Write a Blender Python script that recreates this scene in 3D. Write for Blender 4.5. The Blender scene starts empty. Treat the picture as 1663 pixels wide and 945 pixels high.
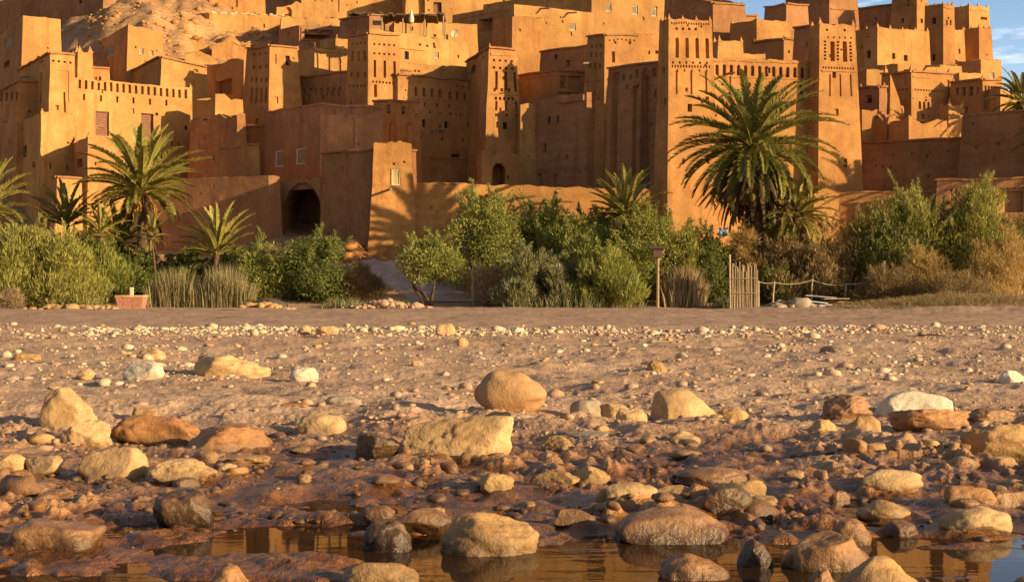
import bpy, bmesh, math, random
import numpy as np
from mathutils import Vector, noise as mn

# ------------------------------------------------------------------ camera, sky, sun, exposure
sc = bpy.context.scene
COL = sc.collection
H = 1.0                       # eye height above the river bed
F = 2310.0                    # focal length in photo pixels (50 mm on 36 mm)
CX, CY = 831.5, 472.5
cam_d = bpy.data.cameras.new('camera'); cam = bpy.data.objects.new('camera', cam_d); COL.objects.link(cam)
cam.location = (0, 0, H); cam.rotation_euler = (math.radians(90), 0, 0)
cam_d.lens = 50; cam_d.sensor_width = 36; cam_d.clip_start = 0.1; cam_d.clip_end = 3000
sc.camera = cam
SUN_A, SUN_E = math.radians(61.5), math.radians(14)
TO_SUN = Vector((math.sin(SUN_A)*math.cos(SUN_E), -math.cos(SUN_A)*math.cos(SUN_E), math.sin(SUN_E)))
w = bpy.data.worlds.new('World'); sc.world = w; w.use_nodes = True
nt = w.node_tree; nt.nodes.clear()
def WN(t, **k):
    n = nt.nodes.new(t)
    for a, b in k.items(): setattr(n, a, b)
    return n
sky = WN('ShaderNodeTexSky', sky_type='NISHITA', sun_disc=False)
sky.sun_elevation = SUN_E; sky.sun_rotation = math.atan2(TO_SUN.x, TO_SUN.y)
sky.air_density = 1.0; sky.dust_density = 1.3; sky.ozone_density = 0.7
tc = WN('ShaderNodeTexCoord'); mp = WN('ShaderNodeMapping'); mp.inputs['Scale'].default_value = (3, 3, 16)
nz = WN('ShaderNodeTexNoise'); nz.inputs['Scale'].default_value = 3.1; nz.inputs['Detail'].default_value = 7; nz.inputs['Roughness'].default_value = .6
cr = WN('ShaderNodeValToRGB'); cr.color_ramp.elements[0].position = .53; cr.color_ramp.elements[1].position = .72
cr.color_ramp.elements[1].color = (.75, .75, .75, 1)
mx = WN('ShaderNodeMix', data_type='RGBA'); mx.inputs['B'].default_value = (15., 15.6, 16.5, 1)
bg = WN('ShaderNodeBackground'); bg.inputs['Strength'].default_value = 0.055
wo = WN('ShaderNodeOutputWorld')
L = nt.links.new
L(tc.outputs['Generated'], mp.inputs['Vector']); L(mp.outputs['Vector'], nz.inputs['Vector']); L(nz.outputs['Fac'], cr.inputs['Fac'])
# the air brightens towards the horizon
sxyz = WN('ShaderNodeSeparateXYZ'); L(tc.outputs['Generated'], sxyz.inputs[0])
hz = WN('ShaderNodeMapRange'); hz.inputs['From Min'].default_value = .02; hz.inputs['From Max'].default_value = .30; hz.inputs['To Min'].default_value = .85; hz.inputs['To Max'].default_value = 0
L(sxyz.outputs['Z'], hz.inputs['Value'])
hc = WN('ShaderNodeValToRGB'); hc.color_ramp.elements[0].position = .05; hc.color_ramp.elements[1].position = .21
hc.color_ramp.elements[0].color = (10.5, 13.0, 15.5, 1); hc.color_ramp.elements[1].color = (5.0, 9.6, 16.5, 1); L(sxyz.outputs['Z'], hc.inputs['Fac'])
hm_ = WN('ShaderNodeMix', data_type='RGBA'); # paler sky only in the north, away from the sun
nf = WN('ShaderNodeMapRange'); nf.inputs['From Min'].default_value = .35; nf.inputs['From Max'].default_value = .85; L(sxyz.outputs['Y'], nf.inputs['Value'])
hf = WN('ShaderNodeMath', operation='MULTIPLY'); L(hz.outputs[0], hf.inputs[0]); L(nf.outputs[0], hf.inputs[1]); L(hf.outputs[0], hm_.inputs['Factor']); L(sky.outputs['Color'], hm_.inputs['A']); L(hc.outputs['Color'], hm_.inputs['B'])
L(cr.outputs['Color'], mx.inputs['Factor']); L(hm_.outputs['Result'], mx.inputs['A']); L(mx.outputs['Result'], bg.inputs['Color']); L(bg.outputs['Background'], wo.inputs['Surface'])
sd = bpy.data.lights.new('sun', 'SUN'); sd.energy = 5.0; sd.angle = math.radians(.5); sd.color = (1, .78, .43)
so = bpy.data.objects.new('sun', sd); COL.objects.link(so)
so.rotation_euler = (-TO_SUN).to_track_quat('-Z', 'Y').to_euler(); so.location = (40, -30, 40)
vs = sc.view_settings; vs.view_transform = 'Standard'; vs.look = 'None'; vs.gamma = 1; vs.exposure = 0.82; vs.use_curve_mapping = False
sc.cycles.max_bounces = 8; sc.cycles.diffuse_bounces = 3; sc.cycles.transparent_max_bounces = 4

# ------------------------------------------------------------------ helpers
R_ = math.radians
def kx(px): return (px-CX)/F
def kz(py): return (CY-py)/F
def at(px, py, Y): return Vector((kx(px)*Y, Y, H+kz(py)*Y))
def sm(a, b, x):
    t = np.clip((np.asarray(x, float)-a)/(b-a), 0, 1); return t*t*(3-2*t)

def _hash(ix, iy, iz, s):
    h = (ix*374761393 + iy*668265263 + iz*2147483647*3 + s*144665) & 0xffffffff
    h = ((h ^ (h >> 13))*1274126177) & 0xffffffff
    h = ((h ^ (h >> 16))*2246822519) & 0xffffffff
    return ((h ^ (h >> 15)) & 0xffff)/32767.5-1
def vnoise(x, y, z=0., s=0):
    """smooth value noise in -1..1, vectorised"""
    x, y, z = np.broadcast_arrays(np.asarray(x, float), np.asarray(y, float), np.asarray(z, float))
    ix, iy, iz = [np.floor(v).astype(np.int64) for v in (x, y, z)]
    fx, fy, fz = x-ix, y-iy, z-iz
    fx, fy, fz = [t*t*t*(t*(t*6-15)+10) for t in (fx, fy, fz)]
    r = 0
    for a in (0, 1):
        for b in (0, 1):
            for c in (0, 1):
                r = r + _hash(ix+a, iy+b, iz+c, s)*(fx if a else 1-fx)*(fy if b else 1-fy)*(fz if c else 1-fz)
    return r
def fbm(x, y, z=0., s=0, o=4, g=.5):
    r, a = 0, 1.
    for k in range(o):
        r = r+a*vnoise(x, y, z, s+k*17); a *= g; x = np.asarray(x)*2.03+5.1; y = np.asarray(y)*2.03+3.7; z = np.asarray(z)*2.03
    return r

def mesh(name, V, Fc, mat=None, smooth=False):
    me = bpy.data.meshes.new(name)
    V = np.asarray(V, np.float32).reshape(-1, 3)
    if isinstance(Fc, np.ndarray):
        n, k = Fc.shape
        me.vertices.add(len(V)); me.vertices.foreach_set('co', V.ravel())
        me.loops.add(n*k); me.loops.foreach_set('vertex_index', Fc.astype(np.int32).ravel())
        me.polygons.add(n); me.polygons.foreach_set('loop_start', np.arange(0, n*k, k, dtype=np.int32))
        me.update(calc_edges=True)
    else:
        me.from_pydata(V.tolist(), [], Fc); me.update()
    if mat: me.materials.append(mat)
    if smooth: me.polygons.foreach_set('use_smooth', np.ones(len(me.polygons), bool))
    return me
def obj(name, me, parent=None, loc=None):
    o = bpy.data.objects.new(name, me); COL.objects.link(o)
    if parent: o.parent = parent
    if loc is not None: o.location = loc
    return o
def tag(o, label=None, cat=None, group=None, kind=None):
    if label: o['label'] = label
    if cat: o['category'] = cat
    if group: o['group'] = group
    if kind: o['kind'] = kind
    return o
def thing(name, label, cat, loc, group=None):
    o = obj(name, None, None, loc); o.empty_display_size = .3
    return tag(o, label, cat, group)

class MB:
    """collects boxes, tubes and free faces into one mesh"""
    def __init__(s): s.v = []; s.f = []
    def add(s, V, Fc):
        b = len(s.v); s.v += [tuple(p) for p in V]; s.f += [tuple(i+b for i in q) for q in Fc]
    def hexa(s, P):  # 4 bottom, 4 top
        s.add(P, [(3, 2, 1, 0), (4, 5, 6, 7), (0, 1, 5, 4), (1, 2, 6, 5), (2, 3, 7, 6), (3, 0, 4, 7)])
    def box(s, x0, y0, z0, x1, y1, z1):
        s.hexa([(x0, y0, z0), (x1, y0, z0), (x1, y1, z0), (x0, y1, z0), (x0, y0, z1), (x1, y0, z1), (x1, y1, z1), (x0, y1, z1)])
    def tube(s, pts, rad, n=7, cap=True):
        pts = [Vector(p) for p in pts]
        if not hasattr(rad, '__len__'): rad = [rad]*len(pts)
        b = len(s.v); up = Vector((.3, .2, 1)).normalized()
        for i, p in enumerate(pts):
            d = (pts[min(i+1, len(pts)-1)]-pts[max(i-1, 0)]).normalized()
            e = d.cross(up)
            e = e.normalized() if e.length > 1e-4 else Vector((1, 0, 0))
            g = d.cross(e)
            for k in range(n):
                t = 2*math.pi*k/n; s.v.append(tuple(p+(e*math.cos(t)+g*math.sin(t))*rad[i]))
        for i in range(len(pts)-1):
            for k in range(n):
                k2 = (k+1) % n; s.f.append((b+i*n+k, b+i*n+k2, b+(i+1)*n+k2, b+(i+1)*n+k))
        if cap:
            s.f.append(tuple(b+k for k in range(n))[::-1]); s.f.append(tuple(b+(len(pts)-1)*n+k for k in range(n)))
    def build(s, name, mat, parent=None, loc=None, smooth=False):
        return obj(name, mesh(name, s.v, s.f, mat, smooth), parent, loc)

# ------------------------------------------------------------------ materials
def newmat(name):
    m = bpy.data.materials.new(name); m.use_nodes = True; t = m.node_tree
    return m, t, t.nodes['Principled BSDF'], t.nodes['Material Output']
def nd(t, typ, ins={}, **k):
    n = t.nodes.new(typ)
    for a, b in k.items(): setattr(n, a, b)
    for a, b in ins.items(): n.inputs[a].default_value = b
    return n
def noise_n(t, vec, scale, detail=4, rough=.55):
    n = nd(t, 'ShaderNodeTexNoise', {'Scale': scale, 'Detail': detail, 'Roughness': rough}); t.links.new(vec, n.inputs['Vector']); return n.outputs['Fac']
def ramp(t, fac, a, b, pa=.35, pb=.65):
    n = nd(t, 'ShaderNodeValToRGB'); e = n.color_ramp.elements
    e[0].position = pa; e[1].position = pb; e[0].color = (*a, 1) if len(a) == 3 else a; e[1].color = (*b, 1) if len(b) == 3 else b
    t.links.new(fac, n.inputs['Fac']); return n.outputs['Color']
def mixc(t, fac, a, b, mode='MIX'):
    n = nd(t, 'ShaderNodeMix', data_type='RGBA', blend_type=mode)
    for k, v in (('Factor', fac), ('A', a), ('B', b)):
        if hasattr(v, 'is_output'): t.links.new(v, n.inputs[k])
        else: n.inputs[k].default_value = v if not isinstance(v, tuple) else ((*v, 1) if len(v) == 3 else v)
    return n.outputs['Result']
def math_n(t, op, a, b=0., c=None, clamp=False):
    n = nd(t, 'ShaderNodeMath', operation=op, use_clamp=clamp)
    for i, v in enumerate((a, b, c)):
        if v is None: continue
        if hasattr(v, 'is_output'): t.links.new(v, n.inputs[i])
        else: n.inputs[i].default_value = v
    return n.outputs[0]
def pos(t, scale=(1, 1, 1), world=True):
    g = nd(t, 'ShaderNodeNewGeometry').outputs['Position'] if world else nd(t, 'ShaderNodeTexCoord').outputs['Object']
    m = nd(t, 'ShaderNodeMapping', {'Scale': scale}); t.links.new(g, m.inputs['Vector']); return m.outputs['Vector']
def bump(t, bs, h, strength=.4, dist=.05):
    b = nd(t, 'ShaderNodeBump', {'Strength': strength, 'Distance': dist}); t.links.new(h, b.inputs['Height']); t.links.new(b.outputs['Normal'], bs.inputs['Normal'])

def adobe(name, c, dark=.72, courses=False):
    m, t, bs, out = newmat(name)
    p = pos(t); ps = pos(t, (1.6, 1.6, .16))
    big = noise_n(t, p, .22, 5); mid = noise_n(t, p, 1.3, 6, .65); st = noise_n(t, ps, 1.0, 5, .6); fine = noise_n(t, p, 9, 5, .7)
    lo = tuple(x*dark for x in c); hi = tuple(min(1, x*1.1) for x in c)
    col = ramp(t, big, lo, hi, .36, .62)
    col = mixc(t, math_n(t, 'MULTIPLY', ramp(t, mid, (0, 0, 0), (1, 1, 1), .42, .7), .6), col, tuple(x*y for x, y in zip(c, (.62, .56, .52))))
    col = mixc(t, math_n(t, 'MULTIPLY', ramp(t, st, (0, 0, 0), (1, 1, 1), .50, .68), .6), col, tuple(x*y for x, y in zip(c, (.6, .52, .48))))
    col = mixc(t, math_n(t, 'MULTIPLY', ramp(t, fine, (0, 0, 0), (1, 1, 1), .5, .75), .25), col, tuple(min(1, x*1.25) for x in c))
    pv = nd(t, 'ShaderNodeTexVoronoi', {'Scale': .33, 'Randomness': 1.}, feature='SMOOTH_F1'); pw_ = nd(t, 'ShaderNodeVectorMath', operation='ADD'); pn = nd(t, 'ShaderNodeTexNoise', {'Scale': .8, 'Detail': 4})
    t.links.new(p, pn.inputs['Vector']); t.links.new(p, pw_.inputs[0]); t.links.new(pn.outputs['Color'], pw_.inputs[1]); t.links.new(pw_.outputs[0], pv.inputs['Vector'])
    bw = nd(t, 'ShaderNodeSeparateColor'); t.links.new(pv.outputs['Color'], bw.inputs[0])
    col = mixc(t, math_n(t, 'MULTIPLY', ramp(t, bw.outputs[0], (0, 0, 0), (1, 1, 1), .55, .8), .45), col, tuple(x*y for x, y in zip(c, (.70, .66, .64))))
    col = mixc(t, math_n(t, 'MULTIPLY', ramp(t, bw.outputs[1], (0, 0, 0), (1, 1, 1), .65, .85), .35), col, tuple(min(1, x*1.22) for x in c))
    vo = nd(t, 'ShaderNodeTexVoronoi', {'Scale': .95, 'Randomness': 1.}, feature='DISTANCE_TO_EDGE'); wp = nd(t, 'ShaderNodeVectorMath', operation='ADD')
    t.links.new(p, wp.inputs[0]); nw = nd(t, 'ShaderNodeTexNoise', {'Scale': 1.7, 'Detail': 3}); t.links.new(p, nw.inputs['Vector']); t.links.new(nw.outputs['Color'], wp.inputs[1]); t.links.new(wp.outputs[0], vo.inputs['Vector'])
    crk = math_n(t, 'MULTIPLY', ramp(t, vo.outputs['Distance'], (1, 1, 1), (0, 0, 0), .0, .018), ramp(t, noise_n(t, p, .4, 3), (0, 0, 0), (1, 1, 1), .54, .66))
    col = mixc(t, math_n(t, 'MULTIPLY', crk, .4), col, tuple(x*.4 for x in c))
    t.links.new(col, bs.inputs['Base Color']); bs.inputs['Roughness'].default_value = .95; bs.inputs['Specular IOR Level'].default_value = .15
    h = math_n(t, 'ADD', math_n(t, 'MULTIPLY', mid, 1.0), math_n(t, 'MULTIPLY', fine, .45))
    if courses:
        wv = nd(t, 'ShaderNodeTexWave', {'Scale': .42, 'Distortion': 2.2, 'Detail': 3, 'Detail Scale': 1.5}, wave_type='BANDS', bands_direction='Z')
        t.links.new(p, wv.inputs['Vector']); h = math_n(t, 'ADD', h, math_n(t, 'MULTIPLY', wv.outputs['Fac'], .3))
    h = math_n(t, 'SUBTRACT', h, math_n(t, 'MULTIPLY', crk, .3)); bump(t, bs, h, .75, .10)
    return m
def simple(name, c, rough=.8, var=.3, scale=6, bmp=.2, world=True, sc3=(1, 1, 1)):
    m, t, bs, out = newmat(name); p = pos(t, sc3, world); n = noise_n(t, p, scale, 5, .65)
    t.links.new(ramp(t, n, tuple(x*(1-var) for x in c), tuple(min(1, x*(1+var)) for x in c)), bs.inputs['Base Color'])
    bs.inputs['Roughness'].default_value = rough
    if bmp: bump(t, bs, n, bmp, .03)
    return m
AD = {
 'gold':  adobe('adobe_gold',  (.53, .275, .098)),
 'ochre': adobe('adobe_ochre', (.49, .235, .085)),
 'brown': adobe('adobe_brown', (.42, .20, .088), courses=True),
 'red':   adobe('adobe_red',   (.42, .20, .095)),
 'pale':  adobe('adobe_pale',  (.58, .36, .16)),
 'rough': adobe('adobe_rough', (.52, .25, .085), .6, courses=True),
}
DARKW = simple('old_wood', (.085, .045, .028), .8, .4, 5, .3, sc3=(6, 6, 1))
SHUT = simple('shutter_wood', (.20, .075, .035), .7, .3, 5, .2)
WOOD = simple('grey_wood', (.30, .20, .12), .85, .35, 5, .3, sc3=(5, 5, 1))
DRYW = simple('dry_wood', (.42, .31, .20), .9, .3, 8, .3)
WHITE = simple('lime_wash', (.62, .50, .38), .9, .15, 5, .1)
DARK = simple('dark_room', (.020, .012, .010), .9, .2, 2, 0)
GREENP = simple('faded_shutter', (.22, .19, .11), .7, .2, 3, .1)
THATCH = simple('reed_thatch', (.12, .07, .04), .95, .5, 9, .5, sc3=(1, 1, 6))

def leafmat(name, a, b, c=None, trans=.35, nscale=.9):
    m, t, bs, out = newmat(name); p = pos(t); n = noise_n(t, p, nscale, 4, .6); f = noise_n(t, p, 14, 2)
    col = ramp(t, n, a, b, .36, .62)
    if c: col = mixc(t, ramp(t, f, (0, 0, 0), (1, 1, 1), .52, .7), col, c)
    t.links.new(col, bs.inputs['Base Color']); bs.inputs['Roughness'].default_value = .55; bs.inputs['Specular IOR Level'].default_value = .3
    tr = nd(t, 'ShaderNodeBsdfTranslucent'); t.links.new(col, tr.inputs['Color'])
    ms = nd(t, 'ShaderNodeMixShader', {'Fac': trans}); t.links.new(bs.outputs[0], ms.inputs[1]); t.links.new(tr.outputs[0], ms.inputs[2]); t.links.new(ms.outputs[0], out.inputs['Surface'])
    return m
LF = {
 'olive': leafmat('leaf_olive', (.155, .175, .036), (.32, .315, .072), (.45, .40, .12)),
 'dark':  leafmat('leaf_dark', (.095, .118, .028), (.20, .215, .05), (.28, .27, .08)),
 'feather': leafmat('leaf_feathery', (.18, .185, .038), (.37, .335, .08), (.52, .43, .14)),
 'grey':  leafmat('leaf_grey_green', (.14, .145, .055), (.29, .27, .12), (.42, .35, .20)),
 'palm':  leafmat('leaf_palm', (.15, .155, .032), (.29, .26, .06), (.40, .31, .09), .3),
 'palmy': leafmat('leaf_palm_yellow', (.23, .21, .045), (.40, .33, .08), (.52, .40, .12), .3),
 'gold':  leafmat('leaf_dry_gold', (.34, .21, .07), (.52, .34, .12), (.60, .43, .19)),
 'brown': leafmat('leaf_brown', (.20, .125, .055), (.34, .22, .10), (.24, .22, .085)),
 'straw': leafmat('leaf_straw', (.30, .20, .11), (.46, .33, .19), (.52, .40, .26)),
 'reed':  leafmat('leaf_reed', (.20, .165, .07), (.36, .29, .14), (.48, .39, .21)),
 'deadfrond': leafmat('dead_frond', (.055, .036, .018), (.14, .08, .032), (.26, .15, .05)),
 'date':  leafmat('date_stalk', (.42, .20, .05), (.60, .34, .09), None, .15),
}
BARK = simple('bark', (.11, .065, .04), .95, .45, 7, .6, sc3=(1, 1, 3))
PALMB = simple('palm_bark', (.10, .055, .03), .95, .5, 5, .8, sc3=(1, 1, 4))
TWIG = simple('pale_twig', (.40, .30, .21), .9, .3, 8, .2)
# ------------------------------------------------------------------ terrain
_TY = np.array([-60, 84, 88, 94, 100, 106, 112, 120, 130, 140, 150, 165, 200, 260, 900.])
_TZ = np.array([0, 0.0, 0.5, 1.9, 3.4, 5.0, 6.6, 9.2, 13.5, 20, 25.5, 30, 31, 26, 20.])
def terr(X, Y):
    X = np.asarray(X, float); Y = np.asarray(Y, float)
    k = X/np.maximum(Y, 1)
    z = np.interp(Y, _TY, _TZ)
    z = z + 2.0*sm(.12, .24, k)*sm(96, 104, Y)*(1-sm(112, 125, Y))           # higher foot under the right rampart
    z = z + 5.0*np.exp(-((k+.27)/.055)**2)*np.exp(-((Y-150)/16)**2)           # sandy knoll behind the left houses
    z = z + 3.0*np.exp(-((k+.20)/.06)**2)*np.exp(-((Y-155)/14)**2)
    z = z - 1.7*sm(.165, .21, -k)*sm(89, 95, Y)*(1-sm(108, 118, Y))*(1-sm(-86, -80, -Y))
    fall = sm(.285, .35, k)
    z = z*(1-fall)+fall*np.minimum(z, 6+.02*Y)
    z = z + sm(88, 100, Y)*(.25*fbm(X*.25, Y*.25, 0, 3, 4)) + sm(125, 140, Y)*(.8*fbm(X*.12, Y*.12, 0, 9, 5)+.5*fbm(X*.6, Y*.6, 0, 19, 4)+.5*np.round(1.2*fbm(X*.09, Y*.16, 0, 29, 3)*2)/2)
    return z
WATER = -0.035
def gp(px, py): Y = H*F/(py-CY); return kx(px)*Y, Y
POOLS = []   # centre x,y, half width, half depth (metres)
for (px, py, hw, hh, d) in [(455, 866, 150, 20, .09), (640, 872, 80, 16, .09), (905, 908, 250, 30, .11), (1090, 884, 120, 22, .09), (1560, 903, 190, 22, .10),
                            (90, 938, 190, 16, .10), (1240, 903, 160, 26, .09), (520, 960, 420, 22, .10), (1150, 962, 420, 24, .10), (190, 850, 60, 10, .05), (790, 948, 250, 22, .10),
                            (1640, 940, 150, 22, .09), (540, 846, 120, 7, .05), (1480, 866, 130, 7, .05)]:
    x0, y0 = gp(px, py); ya = gp(px, py+hh)[1]; yb = gp(px, py-hh)[1]
    POOLS.append((x0, (ya+yb)/2, hw/F*y0, (yb-ya)/2, d))
def bed(X, Y):
    """river bed height: stones, crusts and shallow pools"""
    X = np.asarray(X, float); Y = np.asarray(Y, float)
    z = terr(X, Y)*1.0
    near = 1-sm(9, 13, Y)
    midf = sm(8, 11, Y)*(1-sm(30, 40, Y))
    rel = .042*fbm(X*1.3, Y*1.5, 0, 1, 3)+.026*fbm(X*4.2, Y*3.4, 0, 2, 3)+.016*np.abs(fbm(X*12, Y*11, 0, 23, 3))*sm(-.3, .3, fbm(X*1.6, Y*1.2, 0, 24, 2))
    lump = np.maximum(0, fbm(X*9, Y*8, 0, 4, 3)-.05)
    patch = sm(-.1, .5, fbm(X*.8, Y*.5, 0, 31, 3))
    z = z + near*(.6+.4*sm(5.2, 6.5, Y))*(rel*.95+.040*lump*(.2+patch)) + midf*(.055*fbm(X*.6, Y*.5, 0, 6, 3)+.030*fbm(X*2.2, Y*2.4, 0, 7, 3)+.014*lump)
    z = z + sm(28, 40, Y)*(1-sm(82, 88, Y))*(.06*fbm(X*.35, Y*.25, 0, 11, 4)+.025*fbm(X*1.6, Y*1.2, 0, 12, 3))
    # near stretch slopes gently to the water
    z = z + near*(-.040+.044*sm(5.2, 7.6, Y))
    for (a, b, c, d, dep) in POOLS:
        wob = .35*fbm(X*2.3+a, Y*3.2, 0, 21, 3)
        r = np.sqrt(((X-a)/(c*1.15))**2+((Y-b)/(d*1.25))**2)+wob*.8
        z = z-dep*(1-sm(.55, 1.15, r))
    # ripples of trampled sand on the far bank, right earth mound
    k = X/np.maximum(Y, 1)
    z = z + .62*np.exp(-((k-.33)/.10)**2)*np.exp(-((Y-74)/7.0)**2)*(1+.28*fbm(X*.5, Y*.5, 0, 14, 4))
    return z
def gz(X, Y): return float(bed(X, Y)) if Y < 88 else float(terr(X, Y))

def sheet(name, rows, cols, fn, mat, smooth=True):
    Yg, K = np.meshgrid(rows, cols, indexing='ij')
    Wd = np.where(Yg < 4, 4, Yg)
    X = K*Wd; Z = fn(X, Yg)
    V = np.stack([X, Yg, Z], -1).reshape(-1, 3)
    n, m = Yg.shape; i = np.arange(n-1)[:, None]*m+np.arange(m-1)[None, :]
    Q = np.stack([i, i+1, i+m+1, i+m], -1).reshape(-1, 4)
    return mesh(name, V, Q, mat, smooth)

# river bed material: dry sand and gravel far, wet mud near the water
gm, t, bs, out = newmat('river_bed')
p = pos(t); pw = pos(t, (1, .55, 1))
n1 = noise_n(t, pw, .55, 6, .6); n2 = noise_n(t, p, 5, 6, .65); n3 = noise_n(t, p, 24, 4, .65)
dry = ramp(t, n1, (.42, .245, .155), (.62, .39, .255), .35, .68)
dry = mixc(t, math_n(t, 'MULTIPLY', ramp(t, n2, (0, 0, 0), (1, 1, 1), .48, .66), .65), dry, (.62, .42, .28))
dry = mixc(t, math_n(t, 'MULTIPLY', ramp(t, n3, (0, 0, 0), (1, 1, 1), .50, .62), .45), dry, (.24, .13, .085))
mud = ramp(t, n2, (.075, .027, .009), (.24, .092, .028), .35, .65)
sx = nd(t, 'ShaderNodeSeparateXYZ'); t.links.new(nd(t, 'ShaderNodeNewGeometry').outputs['Position'], sx.inputs[0])
far = nd(t, 'ShaderNodeMapRange', {'From Min': 8.6, 'From Max': 12.2}); t.links.new(sx.outputs['Y'], far.inputs['Value'])
wetn = math_n(t, 'ADD', far.outputs[0], math_n(t, 'MULTIPLY', math_n(t, 'SUBTRACT', n1, .5), 1.3))
hgt = nd(t, 'ShaderNodeMapRange', {'From Min': -.01, 'From Max': .055}); t.links.new(sx.outputs['Z'], hgt.inputs['Value'])
dryf = math_n(t, 'ADD', wetn, math_n(t, 'MULTIPLY', hgt.outputs[0], .28), clamp=True)
# trodden sand track beyond the pebbles is a little darker and even
trk = nd(t, 'ShaderNodeMapRange', {'From Min': 34, 'From Max': 44}); t.links.new(sx.outputs['Y'], trk.inputs['Value'])
dry = mixc(t, math_n(t, 'MULTIPLY', trk.outputs[0], .7), dry, (.38, .235, .165))
crf = nd(t, 'ShaderNodeMapRange', {'From Min': .0, 'From Max': .06}); t.links.new(math_n(t, 'ADD', sx.outputs['Z'], math_n(t, 'MULTIPLY', math_n(t, 'SUBTRACT', n2, .5), .12)), crf.inputs['Value'])
mud = mixc(t, math_n(t, 'MULTIPLY', crf.outputs[0], .75, clamp=True), mud, (.44, .20, .065))  # crust colour by height, with the orange of sunlit clods painted in
t.links.new(mixc(t, dryf, mud, dry), bs.inputs['Base Color'])
rg = nd(t, 'ShaderNodeMapRange', {'From Min': 0, 'From Max': 1, 'To Min': .27, 'To Max': .95}); t.links.new(dryf, rg.inputs['Value']); t.links.new(rg.outputs[0], bs.inputs['Roughness'])
sp = nd(t, 'ShaderNodeMapRange', {'To Min': .35, 'To Max': .12}); t.links.new(dryf, sp.inputs['Value']); t.links.new(sp.outputs[0], bs.inputs['Specular IOR Level'])
bump(t, bs, math_n(t, 'ADD', n2, math_n(t, 'MULTIPLY', n3, .6)), .8, .05)
# rows follow the picture so that near crusts are finely meshed
pys = np.concatenate([np.linspace(1000, 560, 420), np.linspace(559, 500, 110), np.linspace(499.6, 498.75, 8)])
rows = np.concatenate([[-60, -20, -5, 1, 3], np.unique(H*F/(pys-CY))]); rows = rows[rows < 88]; rows = np.concatenate([rows, [88.]])
cols = np.concatenate([[-1.6, -1.1, -.8, -.65, -.56], np.linspace(-.50, .50, 940), [.56, .65, .8, 1.1, 1.6]])
tag(obj('riverbed', sheet('riverbed', rows, cols, bed, gm)), kind='structure')

hm, t, bs, out = newmat('hill_earth')
p = pos(t); n1 = noise_n(t, p, .12, 6, .6); n2 = noise_n(t, p, 1.2, 7, .7); n3 = noise_n(t, pos(t, (1, 1, 5)), .8, 5)
c = ramp(t, n1, (.30, .145, .068), (.47, .25, .105)); c = mixc(t, math_n(t, 'MULTIPLY', ramp(t, n2, (0, 0, 0), (1, 1, 1), .5, .66), .6), c, (.20, .10, .058))
c = mixc(t, math_n(t, 'MULTIPLY', ramp(t, n3, (0, 0, 0), (1, 1, 1), .52, .68), .5), c, (.58, .36, .17))
t.links.new(c, bs.inputs['Base Color']); bs.inputs['Roughness'].default_value = .95; bump(t, bs, math_n(t, 'ADD', n2, n3), .8, .25)
rows = np.concatenate([np.linspace(88, 180, 150), np.linspace(185, 900, 20)])
cols = np.concatenate([[-1.6, -1.1, -.8, -.6, -.5], np.linspace(-.42, .42, 260), [.5, .6, .8, 1.1, 1.6]])
tag(obj('hillside', sheet('hillside', rows, cols, terr, hm)), kind='structure')

# water of the river pools
wm, t, bs, out = newmat('river_water')
bs.inputs['Base Color'].default_value = (.035, .016, .007, 1); bs.inputs['Roughness'].default_value = .025; bs.inputs['IOR'].default_value = 1.2
bs.inputs['Specular IOR Level'].default_value = .32
nA = noise_n(t, pos(t, (1.0, 3.2, 1)), 5, 3); nB = noise_n(t, pos(t, (.8, 1.5, 1)), .9, 3)
hh = math_n(t, 'MULTIPLY', nA, ramp(t, nB, (.12, .12, .12), (1, 1, 1), .50, .66)); bump(t, bs, hh, .07, .03)
V = [(-9, 1.5, WATER), (9, 1.5, WATER), (9, 9.2, WATER), (-9, 9.2, WATER)]
tag(obj('water', mesh('water', V, [(0, 1, 2, 3)], wm)), kind='structure')

# footpath climbing from the river to the gate
pm = simple('path_dust', (.46, .31, .25), .95, .2, 1.2, .3)
ctr = [(735, 497, 86.5), (715, 486, 88.6), (690, 470, 91.0), (655, 450, 94.5), (625, 432, 97.5), (590, 420, 99.5), (545, 402, 102)]
V = []; Fc = []
for i in range(31):
    u = i/30*(len(ctr)-1); a = min(int(u), len(ctr)-2); f = u-a
    px = ctr[a][0]*(1-f)+ctr[a+1][0]*f; Y = ctr[a][2]*(1-f)+ctr[a+1][2]*f
    X = kx(px)*Y; wd = 2.7-.8*i/30
    for k in range(7):
        xx = X+(k/6-.5)*2*wd+.15*float(vnoise(i*.7, k*.1)); yy = Y
        V.append((xx, yy, gz(xx, yy)+.05-.10*abs(k-3)/3*(abs(k-3) == 3)))
    if i: Fc += [((i-1)*7+k, (i-1)*7+k+1, i*7+k+1, i*7+k) for k in range(6)]
tag(obj('footpath', mesh('footpath', V, Fc, pm, True)), kind='structure')
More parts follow.
